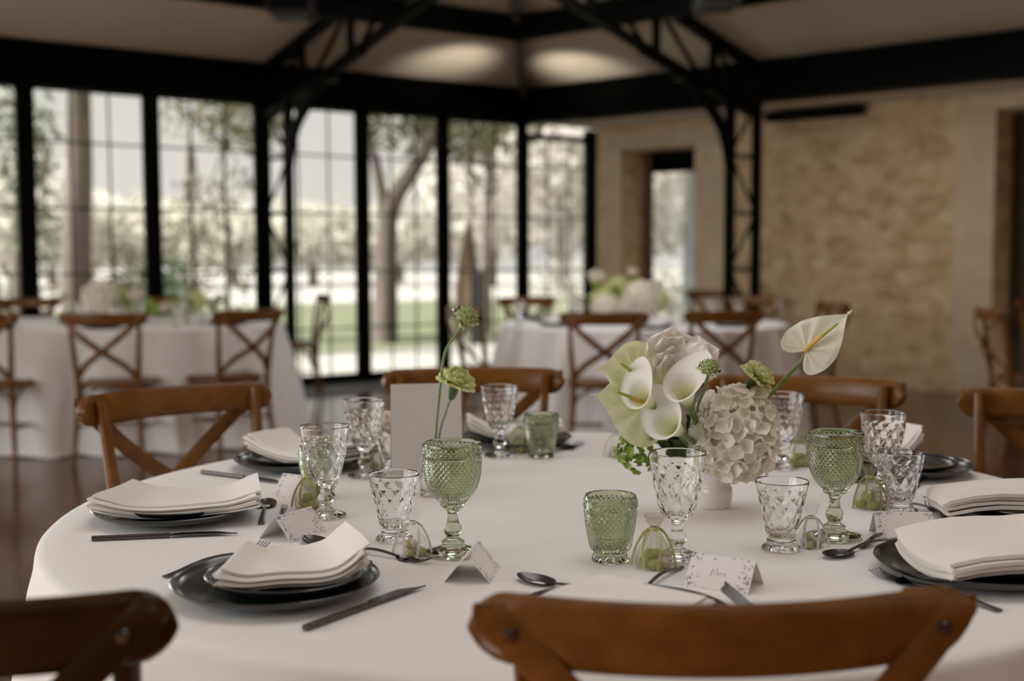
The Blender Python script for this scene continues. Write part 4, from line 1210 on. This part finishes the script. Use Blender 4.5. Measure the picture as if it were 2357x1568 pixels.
# ---- the centrepiece
def centre():
    p = on_z(1645, 1168, .7503); Y = p.y
    k = Kit('flower_vase', 'vase'); mb = MB()
    o = spline([(0, .003), (.018, .002), (.0225, .0), (.0255, .003), (.0298, .013), (.0310, .024), (.0302, .034), (.0285, .0385)], 5) + spline([(.0280, .040), (.0283, .050), (.0288, .066), (.0295, .078), (.0300, .086)], 4)
    i = spline([(.0275, .086), (.026, .06), (.0262, .04), (.027, .02), (.018, .007), (0, .007)], 4)
    mb.lathe(o + [(.0290, .0875)] + i, 64); k.part('flower_vase', mb, 'porcelain'); k.single(p, 0, 'small white porcelain vase holding the table flowers')
    GR = 'flowers of the centrepiece'
    cam = lambda q: (EYE - q).normalized()
    c = at_y(1692, 998, Y - .03); k = make_hydrangea(.068, .074, 165, 3, .0160); k.place(c, 0, 'big white hydrangea head right of the calla lilies', GR)
    def calla(j, m, N, lab, L, R0, stem, bend, seed):
        a, b = at_y(*j), at_y(*m); k = make_calla(L, R0, stem, bend, seed)
        k.place(None, 0, lab, GR, M=frame(a, b - a, V(N)))
    calla((1572, 1000, Y - .065), (1518, 962, Y - .10), (-.5, .5, 1), 'lowest white calla lily, nearest the stemmed glass', .066, .034, .085, (0, -.004), 1)
    calla((1506, 938, Y - .06), (1462, 902, Y - .088), (.3, .5, 1), 'leftmost white calla lily on the lime spathes', .062, .030, .08, (.01, -.004), 2)
    calla((1588, 936, Y - .07), (1566, 884, Y - .10), (1, .5, .5), 'upper white calla lily beside the hydrangea', .066, .034, .075, (0, .0), 3)
    def anth(root, tip, N, lab, L, W, mat, stem, fold=.35):
        a, b = at_y(*root), at_y(*tip); M = frame(a, b - a, V(N)); I = M.inverted()
        k = make_anthurium(L, W, mat, [tuple(I @ at_y(*q)) for q in stem], fold); k.place(None, 0, lab, GR, M=M)
    anth((1857, 806, Y - .01), (1941, 730, Y - .02), (-.28, -1, .25), 'ivory anthurium on a long stem at right', .097, .094, 'ivory_spathe',
         [(1861, 804, Y - .008), (1845, 830, Y + .01), (1800, 880, Y + .012), (1752, 935, Y + .012), (1700, 1005, Y + .005), (1655, 1085, Y)], .25)
    anth((1468, 868, Y - .02), (1400, 852, Y - .055), (-.1, -1, .35), 'upper lime anthurium with orange spadix at left', .085, .125, 'lime_spathe',
         [(1464, 870, Y - .015), (1530, 960, Y - .01), (1630, 1080, Y)], .2)
    anth((1488, 928, Y - .045), (1404, 914, Y - .06), (-.05, -1, .25), 'lower lime anthurium behind the callas', .092, .155, 'lime_spathe',
         [(1482, 927, Y - .04), (1560, 1000, Y - .02), (1635, 1085, Y)], .18)
    c = at_y(1538, 808, Y - .01); k = make_orchid(.052, 8); k.place(None, 0, 'cream white orchid bloom at the top of the centrepiece', GR, M=frame(c, V((.05, -.25, 1)), V((.15, -1, .1))))
    c = at_y(1600, 835, Y - .035); k = make_orchid(.050, 9); k.place(None, 0, 'white orchid bloom just below the topmost one', GR, M=frame(c, V((.9, -.2, .45)), V((.1, -1, .45))))
    c = at_y(1540, 850, Y - .02); k = make_orchid(.046, 10); k.place(None, 0, 'white orchid bloom tucked behind the callas', GR, M=frame(c, V((-.5, -.2, .4)), V((-.2, -1, .3))))
    c = at_y(1634, 846, Y - .128); A = V((.12, -.35, .8)); M = frame(c, A, V((0, -1, 0))); I = M.inverted()
    make_pod(.0165, [tuple(I @ at_y(*q)) for q in ((1630, 862, Y - .122), (1622, 895, Y - .10), (1605, 960, Y - .02), (1640, 1085, Y))], 7).place(None, 0, 'green scabiosa pod above the hydrangea', GR, M=M)
    c = at_y(1733, 878, Y - .02); b = at_y(1703, 908, Y - .012); A = c - b; M = frame(c, A, V((0, -1, .2))); I = M.inverted()
    k = make_carnation(.035, .03, 12); k.parts = [q for q in k.parts if q[0] != 'stem']
    mb = MB(); mb.sweep(spline([tuple(I @ at_y(*q)) for q in ((1706, 905, Y - .012), (1694, 935, Y - .008), (1665, 1020, Y), (1648, 1085, Y))], 6), .0022, .0022, Z3, 8); k.part('stem', mb, 'stem_green')
    k.place(None, 0, 'lime green carnation right of the hydrangea top', GR, M=M)
    c = at_y(1470, 1030, Y - .03); k = make_viburnum(.038, .041, 3); k.place(c, 0, 'bright green viburnum cluster hanging at lower left', GR)
    k = Kit('leaf_sprig', 'leaves'); R = random.Random(3)
    mb = MB(); a = at_y(1640, 1085, Y); 
    for i, (px, py) in enumerate(((1530, 1005), (1560, 1028), (1590, 1010), (1600, 985), (1580, 960), (1625, 1000), (1545, 1018), (1610, 1040), (1515, 1022))):
        q = at_y(px, py, Y - .02 + .01 * (i % 3)); A = (q - a); petal_mb(mb, a + A * .55 - a * 0 - a + a, A, V((0, -1, .6)), A.length * .5, .014, .15, 0, 0, 6, 6, i)
    k.part('leaves', mb, 'dark_leaf')
    mb = MB()
    for px, py in ((1540, 1012), (1590, 1000)): mb.sweep([a, a.lerp(at_y(px, py, Y - .02), .6), at_y(px, py, Y - .02)], .0018, .0018, Z3, 6)
    k.part('stem', mb, 'stem_green')
    k.place(V((0, 0, 0)), 0, 'dark green leaves under the calla lilies', GR)
centre()

# ---- chairs round the near table
GC = 'cross-back chairs at the near table'
place_chair(CHAIR, (.207, 1.165), (-.05, 1), 'large foreground cross-back chair, rail seen from behind', GC).scale = (.985,) * 3
place_chair(SHADED_CHAIR, (-.572, 1.135), (.05, 1), 'dark shadowed chair cut by the lower left corner', GC)
place_chair(CHAIR, (-.79, 2.84), (.69, -.72), 'cross-back chair at the left far side of the near table', GC)
place_chair(CHAIR, (-.108, 3.31), (.03, -1), 'cross-back chair straight behind the menu card', GC)
place_chair(CHAIR, (.745, 3.05), (-.41, -.91), 'cross-back chair behind the tall anthurium', GC)
place_chair(CHAIR, (1.262, 2.68), (-.6, -.8), 'cross-back chair cut by the right edge of the frame', GC)
# ------------------------------------------------------------------ tables further back
TL = V((-3.05, 8.15, 0)); TM = V((.88, 8.02, 0)); TR = V((4.55, 7.6, 0))
make_cloth(1.46, .95, 8, 2.4, 26, fa=.05).single(TL, 0, 'white cloth on the long table at the left, by the windows')
CM = make_cloth(.95, .95, 9, 2.0, 21, fa=.05); CM.single(TM, 0, 'white cloth on the round table in the middle background')
CM.single(TR, 1.3, 'white cloth on the table at the right frame edge')
GL, GM2 = 'chairs at the left background table', 'chairs at the middle background table'
def pc(px, py, y, F, label, g, dz=0):
    p = at_y(px, py, y); place_chair(CHAIR, (p.x, p.y), F, label, g)
pc(-58, 715, 6.85, (0, 1), 'chair at the left table cut by the left frame edge', GL)
pc(238, 712, 6.85, (-.03, 1), 'chair with its back to us, middle of the left table', GL)
pc(569, 709, 7.25, (-.72, .69), 'angled chair at the right end of the left table', GL)
pc(372, 690, 9.45, (0, -1), 'far-side chair of the left table behind the glazing post', GL)
pc(62, 690, 9.40, (.1, -1), 'far-side chair of the left table, near the left edge', GL)
pc(738, 702, 10.15, (-.97, -.28), 'lone chair by the glazing, seen from the side', 'chairs along the windows')
pc(1391, 733, 6.75, (.02, 1), 'left of two chairs with backs to us at the middle table', GM2)
pc(1666, 736, 6.95, (-.22, .97), 'right of two chairs with backs to us at the middle table', GM2)
pc(1075, 708, 7.55, (.86, .42), 'chair at the left end of the middle table', GM2)
pc(1215, 668, 9.35, (.45, -.9), 'far-side chair at the left of the middle table', GM2)
pc(1742, 700, 9.2, (-.5, -.87), 'far-side chair at the right of the middle table', GM2)
pc(1912, 706, 8.15, (-.97, -.15), 'chair at the right end of the middle table', GM2)
pc(1450, 672, 9.55, (0, -1), 'far-side chair behind the background flowers', GM2)
pc(1640, 668, 11.0, (-.3, -1), 'dark far chair at the foot of the lattice column', 'chairs along the stone wall')
pc(2285, 712, 7.2, (.995, -.08), 'chair in profile at the right frame edge', 'chairs at the right table')
pc(2372, 695, 8.6, (.75, -.65), 'chair behind the one in profile at right', 'chairs at the right table')

# table settings far back
def far_set(c, r, ang, lab):
    a = math.radians(ang); p = V((c[0] + r[0] * math.cos(a), c[1] + r[1] * math.sin(a), .752))
    CHARGER.single(p, 0, 'dark dinner plate ' + lab, 'dinner plates on the background tables')
    k = FARNAP; k.single(p + V((0, 0, .012)), a + PI / 2, 'folded napkin on the plate ' + lab, 'napkins on the background tables')
FARNAP = make_napkin(.20, .12, (.015, .02), 4, 0, 0, 31)
far_set(TL, (1.25, .72), 232, 'before the chair at the left frame edge')
far_set(TL, (1.25, .72), 262, 'left of the middle chair at the left table')
far_set(TL, (1.25, .70), 292, 'behind the middle chair at the left table')
far_set(TL, (1.30, .70), 335, 'at the right end of the left table')
far_set(TM, (.70, .70), 215, 'at the left front of the middle table')
far_set(TM, (.70, .70), 268, 'behind the left front chair of the middle table')
far_set(TM, (.70, .70), 318, 'at the right front of the middle table')
far_set(TM, (.70, .70), 160, 'at the left rear of the middle table')
def far_glass(kit, px, py, y, lab): 
    p = at_y(px, py, y); kit.single(V((p.x, p.y, .751)), 0, lab, 'glasses on the background tables')
for kit, px, y, lab in (
    (GREEN_T, 162, 7.9, 'green tumbler on the left table above the middle chair'), (STEM_G, 188, 7.75, 'clear stemmed glass beside the green one on the left table'),
    (STEM_G, 318, 7.8, 'clear stemmed glass left of a glazing post on the left table'), (STEM_G, 410, 7.7, 'clear stemmed glass right of the glazing post on the left table'),
    (GOBLET, 432, 7.95, 'green goblet on the left table toward its right end'), (FOOT_T, 468, 7.8, 'clear tumbler on the left table toward its right end'), (GOBLET, 490, 8.1, 'green goblet nearest the angled chair'),
    (STEM_G, 1195, 7.75, 'clear stemmed glass at the left of the middle table'), (GREEN_T, 1255, 7.9, 'green tumbler at the left of the middle table'), (STEM_G, 1325, 7.6, 'clear stemmed glass before the background flowers'),
    (STEM_G, 1545, 7.65, 'clear stemmed glass between the two middle-table chairs'), (FOOT_T, 1575, 7.75, 'clear tumbler between the two middle-table chairs'), (GREEN_T, 1605, 7.8, 'green tumbler right of the background flowers'),
    (STEM_G, 1640, 8.0, 'clear stemmed glass right of the background flowers'), (GREEN_T, 1655, 8.3, 'green tumbler below the lattice column'), (STEM_G, 1795, 8.4, 'clear stemmed glass at the right of the middle table'), (STEM_G, 1700, 8.3, 'clear stemmed glass under the right far-side chair')):
    far_glass(kit, px, 700, y, lab)
# flowers on the back tables
HYD = make_hydrangea(.10, .09, 70, 13, .018); ROSE = make_rose(.055, 15, 'white_petal'); LIME = make_hydrangea(.08, .065, 50, 17, .016, 'carnation_lime'); CRM = make_rose(.05, 19, 'cream_petal')
def fl(kit, px, py, y, lab, grp, s=1, face=(0, -1, .35)):
    c = at_y(px, py, y); kit.place(None, 0, lab, grp, M=frame(c, V((face[0], face[1] * .8, 1)), V(face)) @ Matrix.Scale(s, 4))
GF = 'flowers on the middle background table'
for kit, px, py, y, s, lab in (
    (CRM, 1372, 648, 7.9, 1.3, 'pale rose standing tallest in the background flowers'), (HYD, 1475, 690, 7.8, 1.2, 'white hydrangea at the right of the background flowers'),
    (HYD, 1395, 712, 7.75, .95, 'white hydrangea low in the background flowers'), (LIME, 1420, 668, 7.95, 1.1, 'lime green flower head topping the background bunch'), (LIME, 1385, 690, 7.85, 1, 'green flower head under the pale rose'),
    (ROSE, 1440, 712, 7.7, 1, 'white rose in the middle of the background flowers'), (ROSE, 1325, 700, 7.8, 1.0, 'white rose at the left of the background flowers'), (ROSE, 1512, 664, 7.95, .9, 'small white rose at upper right of the background flowers'),
    (LIME, 1520, 695, 7.9, .9, 'lime flower head at the right end of the background bunch'), (CRM, 1455, 632, 8.0, .8, 'small pale rose high above the background bunch')):
    fl(kit, px, py, y, lab, GF, s)
GF2 = 'flowers on the left background table'
for kit, px, py, y, s, lab in (
    (HYD, 235, 690, 8.3, 1.3, 'white hydrangea above the middle chair of the left table'), (ROSE, 318, 690, 8.2, 1.2, 'white rose left of the glazing post on the left table'), (LIME, 275, 682, 8.35, .9, 'green flower head between the white blooms of the left table'),
    (CRM, 383, 716, 8.1, 1.0, 'peach rose low on the left table'), (LIME, 455, 690, 8.3, .8, 'green flower head above the angled chair')):
    fl(kit, px, py, y, lab, GF2, s)
def vase_far(c, lab):
    k = Kit('flower_bowl', 'vase'); mb = MB()
    mb.lathe(spline([(0, .003), (.05, .0), (.085, .03), (.095, .07), (.085, .10)], 5) + spline([(.08, .10), (.088, .07), (.075, .03), (0, .012)], 4), 40); k.part('flower_bowl', mb, 'porcelain')
    k.single(V((c.x, c.y, .751)), 0, lab)
vase_far(at_y(1430, 700, 7.86), 'white bowl under the background flowers'); vase_far(at_y(275, 700, 8.3), 'white bowl under the left table flowers')
def stems(pts, c, lab, grp):
    k = Kit('leafy_stems', 'leaves'); mb = MB(); m2 = MB(); R = random.Random(5)
    for px, py, y in pts:
        e = at_y(px, py, y); a = V((c.x, c.y, .80)); mb.sweep([a, a.lerp(e, .5) + V((0, 0, .02)), e], .004, .004, Z3, 6)
        for t in (.45, .6, .8):
            petal_mb(m2, a.lerp(e, t), V((R.uniform(-1, 1), R.uniform(-1, .2), R.uniform(.0, .8))), V((0, -1, .5)), .11, .03, .1, 0, 0, 4, 4, int(t * 10))
    k.part('stem', mb, 'stem_green'); k.part('leaves', m2, 'viburnum_green'); k.place(V((0, 0, 0)), 0, lab, grp)
stems([(1372, 655, 7.9), (1475, 690, 7.8), (1395, 712, 7.75), (1420, 668, 7.95), (1325, 700, 7.8), (1512, 664, 7.95), (1520, 695, 7.9), (1455, 640, 8.0)], at_y(1430, 700, 7.86), 'green stems and leaves among the background flowers', GF)
stems([(235, 690, 8.3), (318, 690, 8.2), (275, 682, 8.35), (383, 716, 8.1), (455, 690, 8.3)], at_y(275, 700, 8.3), 'green stems and leaves among the left table flowers', GF2)
# ------------------------------------------------------------------ the garden outside
def outside():
    def strip(name, y0, y1, mat, lab, cat, z=-.012, x0=-60, x1=50):
        mb = MB(); mb.add([(x0, y0, z), (x1, y0, z), (x1, y1, z), (x0, y1, z), (x0, y0, z - .1), (x1, y0, z - .1), (x1, y1, z - .1), (x0, y1, z - .1)], [(0, 1, 2, 3), (7, 6, 5, 4), (0, 4, 5, 1), (3, 7, 6, 2)[::-1]])
        o = struct(name, mb, mat); tag(o, lab, cat)
    # the terrace starts at the glazing line and runs out
    A = K - DL * 60 - NL * .0; B = K + DL * 40
    def out_strip(name, d0, d1, mat, lab, cat, z=-.012):
        mb = MB(); q = [A - NL * d0, B - NL * d0, B - NL * d1, A - NL * d1]
        mb.add([p + Z3 * z for p in q] + [p + Z3 * (z - .1) for p in q], [(0, 1, 2, 3), (7, 6, 5, 4), (0, 4, 5, 1)])
        o = struct(name, mb, mat); tag(o, lab, cat)
    out_strip('terrace', .04, 3.6, 'paving', 'pale paved terrace just outside the glazing', 'terrace')
    out_strip('lawn', 3.6, 19, 'lawn', 'green lawn beyond the terrace', 'lawn', -.02)
    out_strip('gravel_court', 19, 120, 'gravel', 'pale gravel court far behind the lawn', 'gravel', -.03)
    def tree(base, pts, r0, crown, leafmat, n, size, lab, bark='bark', cat='tree', grp='trees in the garden', seed=1, branches=()):
        R = random.Random(seed); o = bpy.data.objects.new('garden_tree', None); COL.objects.link(o); o.location = base
        mb = MB(); L = len(pts)
        mb.sweep(spline([(0, 0, -.05)] + pts, 5), lambda t: r0 * (1.15 - .6 * t), lambda t: r0 * (1.15 - .6 * t), V((0, 1, 0)), 12)
        for b in branches: mb.sweep(spline(b, 5), lambda t: r0 * .6 * (1 - .6 * t), lambda t: r0 * .6 * (1 - .6 * t), V((0, 1, 0.1)), 8)
        for c, rr in crown:
            q = V(pts[-1]); mb.sweep([q * .98, q.lerp(V(c), .6) + V((R.uniform(-.2, .2), 0, .1)), V(c)], lambda t: r0 * .4 * (1 - .75 * t), lambda t: r0 * .4 * (1 - .75 * t), V((0, 1, 0.1)), 6)
        link('trunk', mb.mesh('trunk', bark), o)
        mb = MB(); tot = sum(rr[0] * rr[1] * rr[2] for c, rr in crown) ** 1
        for c, rr in crown:
            m = int(n * rr[0] * rr[1] * rr[2] / tot)
            for i in range(m):
                while True:
                    p = V((R.uniform(-1, 1), R.uniform(-1, 1), R.uniform(-1, 1)))
                    if .15 < p.length < 1: break
                p = V(c) + V((p.x * rr[0], p.y * rr[1], p.z * rr[2]))
                N = V((R.uniform(-1, 1), R.uniform(-1, 1), R.uniform(-.6, 1))).normalized(); T = N.orthogonal().normalized(); Bv = N.cross(T); a = R.uniform(0, 6.28)
                T, Bv = T * math.cos(a) + Bv * math.sin(a), Bv * math.cos(a) - T * math.sin(a); s = size * R.uniform(.6, 1.2)
                mb.add([p - T * s, p - Bv * s * .4 + N * s * .1, p + T * s, p + Bv * s * .4 + N * s * .1], [(0, 1, 2, 3)])
        link('foliage', mb.mesh('foliage', leafmat, False), o)
        tag(o, lab, cat, grp)
    def gp(px, y): p = at_y(px, 600, y); return V((p.x, p.y, -.02))
    # the thick trunk at left
    tree(gp(178, 16), [(-.02, 0, 1.2), (.06, 0, 2.4), (.10, 0, 3.6), (.2, .1, 5)], .20, [((-1.3, .2, 4.7), (1.1, 1, .8)), ((1.5, .5, 5.4), (1.6, 1, .9))], 'leaf_dark', 900, .12, 'thick grey tree trunk behind the second window from the left', seed=2)
    # forked tree in the middle
    b = gp(884, 17)
    tree(b, [(.02, 0, .8), (.04, 0, 1.5), (.14, 0, 2.0), (.55, 0, 2.65), (1.0, 0, 3.5)], .165, [((.25, .3, 3.25), (.72, .8, .55)), ((1.3, .3, 3.3), (1.1, .8, .7)), ((-2.0, .4, 3.2), (.65, .7, .55))], 'leaf_olive', 1300, .10,
         'forked tree with leaning trunk behind the middle windows', seed=4, branches=[[(.05, 0, 1.7), (-.05, .0, 2.3), (-.2, .05, 3.0), (-.3, .1, 3.6)]]
    , bark='bark')
    tree(gp(1120, 19), [(.0, 0, 1.2), (.05, 0, 2.4), (.1, 0, 3.4)], .08, [((-.35, 0, 3.25), (.7, .6, .6)), ((-.05, .2, 2.6), (.35, .3, .5))], 'leaf_olive', 620, .09, 'leafy young tree right of the forked trunk', seed=5)
    # slender climbers behind the third window
    for px, sd, lab in ((440, 6, 'slender climbing plant behind the third window, left stem'), (522, 7, 'slender climbing plant behind the third window, right stem')):
        tree(gp(px, 14.5), [(.0, 0, .7), (.03, 0, 1.4), (-.02, 0, 2.1), (.02, 0, 2.7)], .035, [((.08, 0, .9), (.30, .25, .35)), ((-.1, 0, 1.45), (.32, .25, .3)), ((.12, 0, 2.0), (.42, .25, .3)), ((.22, 0, 3.0), (.62, .4, .48))], 'leaf_olive', 430, .065, lab, seed=sd, cat='plant')
    # dark evergreen growth at the left edge
    tree(gp(40, 13), [(0, 0, 1), (.05, 0, 2), (.1, 0, 3)], .07, [((.10, 0, 2.6), (.42, .4, .7)), ((.22, 0, 1.6), (.28, .3, .6)), ((-.6, 0, 2.6), (.4, .4, .7))], 'leaf_dark', 900, .07, 'dark evergreen climber around the left edge post', seed=8)
    # low shrubs
    for i, (px, y, w, h, mat, lab) in enumerate(((20, 15, .7, .85, 'leaf_olive', 'round shrub at the far left under the first window'), (260, 16.5, .8, .95, 'leaf_olive', 'shrub under the second window right of the thick trunk'), (330, 18, .7, .75, 'leaf_dark', 'dark shrub left of the slim glazing post'),
                                                 (400, 16, .35, .9, 'leaf_dark', 'dark upright shrub behind the third window'), (1320, 22, 1.1, .8, 'leaf_hazed', 'pale shrub outside the last window before the stone wall'), (1545, 17.5, .5, .75, 'leaf_hazed', 'pale shrub outside the stone doorway'))):
        tree(gp(px, y), [(0, 0, h * .5), (0, 0, h)], .04, [((0, 0, h * .75), (w, w * .8, h * .7))], mat, 420, .085, lab, seed=20 + i, cat='shrub', grp='garden shrubs')
    # pale tree belt far away
    for i, (px, y, w, h, mat) in enumerate(((-150, 45, 6, 6, 'leaf_hazed'), (120, 52, 6, 4.4, 'leaf_straw_hazed'), (330, 48, 5, 3.8, 'leaf_hazed'), (540, 55, 6, 4.2, 'leaf_straw_hazed'), (720, 50, 5, 3.6, 'leaf_hazed'), (920, 58, 6, 3.8, 'leaf_hazed'), (1130, 50, 5, 5.6, 'leaf_straw_hazed'), (1290, 42, 5, 8.5, 'leaf_straw_hazed'), (1430, 46, 5, 7.5, 'leaf_straw_hazed'), (1600, 50, 5, 5, 'leaf_hazed'))):
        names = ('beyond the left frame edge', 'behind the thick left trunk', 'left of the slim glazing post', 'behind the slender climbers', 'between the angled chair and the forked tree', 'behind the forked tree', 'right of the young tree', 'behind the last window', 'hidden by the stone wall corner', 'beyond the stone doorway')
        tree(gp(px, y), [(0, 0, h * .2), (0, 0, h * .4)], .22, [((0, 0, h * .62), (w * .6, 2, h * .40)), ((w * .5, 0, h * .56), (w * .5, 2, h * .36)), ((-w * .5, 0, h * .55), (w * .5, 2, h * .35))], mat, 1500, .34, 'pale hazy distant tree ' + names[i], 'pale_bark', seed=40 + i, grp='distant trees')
    # closed parasol and a dark bollard
    b = gp(1078, 17.5); o = bpy.data.objects.new('garden_parasol', None); COL.objects.link(o); o.location = b
    mb = MB(); mb.lathe([(0, .0), (.28, .0), (.28, .06), (.05, .08), (0, .08)], 20); link('base', mb.mesh('base', 'gray_stone'), o)
    mb = MB(); mb.sweep([(0, 0, .05), (0, 0, 1.0), (0, 0, 1.72)], .025, .025, V((0, 1, 0)), 8); link('pole', mb.mesh('pole', 'bark'), o)
    mb = MB(); mb.lathe([(.03, .42, 1), (.17, .48, 1), (.19, .70, 1), (.13, 1.1, 1), (.07, 1.45, 1), (.02, 1.72, .3), (0, 1.74)], 32, lambda th, z: .02 * math.sin(8 * th)); link('canopy', mb.mesh('canopy', 'parasol_cloth'), o)
    tag(o, 'folded brown parasol standing on the terrace lawn', 'parasol')
    b = gp(1101, 16.5); mb = MB(); mb.box(b + Z3 * .5, (.09, .09, .52), bev=.02); o = link('bollard', mb.mesh('bollard', 'black_plastic', False)); tag(o, 'short dark bollard beside the folded parasol', 'bollard')
outside()
# ------------------------------------------------------------------ light, sky, camera
def light():
    w = bpy.data.worlds.new('sky'); sc.world = w; w.use_nodes = True; nt = w.node_tree; bg = nt.nodes['Background']
    tc = nt.nodes.new('ShaderNodeTexCoord')
    dot = nt.nodes.new('ShaderNodeVectorMath'); dot.operation = 'DOT_PRODUCT'
    s = V((-.93, .12, .35)).normalized(); dot.inputs[1].default_value = s
    nt.links.new(tc.outputs['Generated'], dot.inputs[0])
    mr = nt.nodes.new('ShaderNodeMapRange'); mr.interpolation_type = 'SMOOTHSTEP'
    mr.inputs['From Min'].default_value = .55; mr.inputs['From Max'].default_value = 1.0
    mr.inputs['To Min'].default_value = .81; mr.inputs['To Max'].default_value = SKY_MAX
    nt.links.new(dot.outputs['Value'], mr.inputs['Value'])
    bg.inputs['Color'].default_value = (1.0, .95, .89, 1)
    nt.links.new(mr.outputs['Result'], bg.inputs['Strength'])
    def sun(energy, d, angle, col):
        l = bpy.data.lights.new('sun', 'SUN'); l.energy = energy; l.angle = math.radians(angle); l.color = col
        o = bpy.data.objects.new('sun', l); COL.objects.link(o); o.rotation_euler = V(d).to_track_quat('-Z', 'Y').to_euler()
    sun(SUN_E, (.75, .30, -.95), 12, (1, .96, .90))
    def area(loc, target, sx, sy, e, col):
        l = bpy.data.lights.new('daylight_fill', 'AREA'); l.shape = 'RECTANGLE'; l.size = sx; l.size_y = sy; l.energy = e; l.color = col
        o = bpy.data.objects.new('daylight_fill', l); COL.objects.link(o); o.location = loc
        o.rotation_euler = (V(target) - V(loc)).to_track_quat('-Z', 'Y').to_euler()
    # daylight through the unseen glazing on the left
    q = K - DL * 8.2 - NL * .7
    area((q.x, q.y, 1.55), (0.2, 2.4, .8), 4.2, 2.2, KEY_E, (.90, .955, 1))
    # added fill lamps behind and left of the camera, no windows there
    area((-6.6, -1.6, 1.9), (.3, 2.6, .9), 5.0, 2.4, BACK_E, (.93, .965, 1))
    area((-6.9, 1.2, 1.8), (.3, 2.2, .9), 4.0, 2.2, SIDE_E, (.93, .965, 1))
    # added area lamps under the closed roof, standing in for top light
    area((.55, 2.5, 3.95), (.35, 2.1, .75), 2.8, 2.6, TOP_E, (.90, .955, 1))
    area((.7, 8.2, 3.5), (.9, 8.6, 0), 2.4, 2.0, TOP2_E, (.97, .98, 1))  # added over the back room to brighten stone wall and tables
    # two added spots without fixtures, hung free to brighten the ceiling by the far corner
    def ceiling_spot(px, py, N, src, e):
        d = ray(px, py); n = V((-SLOPE * N.x, -SLOPE * N.y, 1)); k0 = V((K.x, K.y, ZB1)); q = EYE + d * ((k0 - EYE).dot(n) / d.dot(n))
        l = bpy.data.lights.new('ceiling_fill_spot', 'SPOT'); l.energy = e; l.spot_size = math.radians(75); l.spot_blend = 1; l.shadow_soft_size = .06; l.color = (1, .93, .82)
        o = bpy.data.objects.new('ceiling_fill_spot', l); COL.objects.link(o); src = q + N * .55 - Z3 * .62; o.location = src; o.rotation_euler = (q - src).to_track_quat('-Z', 'Y').to_euler()
    ceiling_spot(1040, 140, NL, None, UP_E); ceiling_spot(1335, 155, NR, None, UP_E * 1.15)
SKY_MAX, SUN_E, KEY_E, TOP_E, TOP2_E, UP_E, BACK_E, SIDE_E = 1.6, 18.0, 152, 38, 120, 26, 140, 52
light()
cam = bpy.data.cameras.new('camera'); co = bpy.data.objects.new('camera', cam); COL.objects.link(co)
co.matrix_world = Matrix(((RIGHT.x, UPV.x, -FW.x, EYE.x), (RIGHT.y, UPV.y, -FW.y, EYE.y), (RIGHT.z, UPV.z, -FW.z, EYE.z), (0, 0, 0, 1)))
cam.sensor_width = 36; cam.sensor_fit = 'HORIZONTAL'; cam.lens = F_PX / 2357 * 36
cam.clip_start = .05; cam.clip_end = 400
cam.dof.use_dof = True; cam.dof.focus_distance = 1.86; cam.dof.aperture_fstop = cam.lens / 17.0; cam.dof.aperture_blades = 0
sc.camera = co
sc.view_settings.view_transform = 'Standard'; sc.view_settings.look = 'None'
sc.view_settings.exposure = 0.0; sc.view_settings.gamma = 1.0
sc.view_settings.use_curve_mapping = False
c = sc.cycles
c.use_denoising = True; c.use_adaptive_sampling = True; c.adaptive_threshold = 0.02
try: c.denoiser = 'OPENIMAGEDENOISE'; c.denoising_input_passes = 'RGB_ALBEDO_NORMAL'
except Exception: pass
c.max_bounces = 12; c.diffuse_bounces = 5; c.glossy_bounces = 4; c.transmission_bounces = 12; c.transparent_max_bounces = 12
c.sample_clamp_indirect = 6.0; c.caustics_reflective = True; c.caustics_refractive = True; c.blur_glossy = 0.5
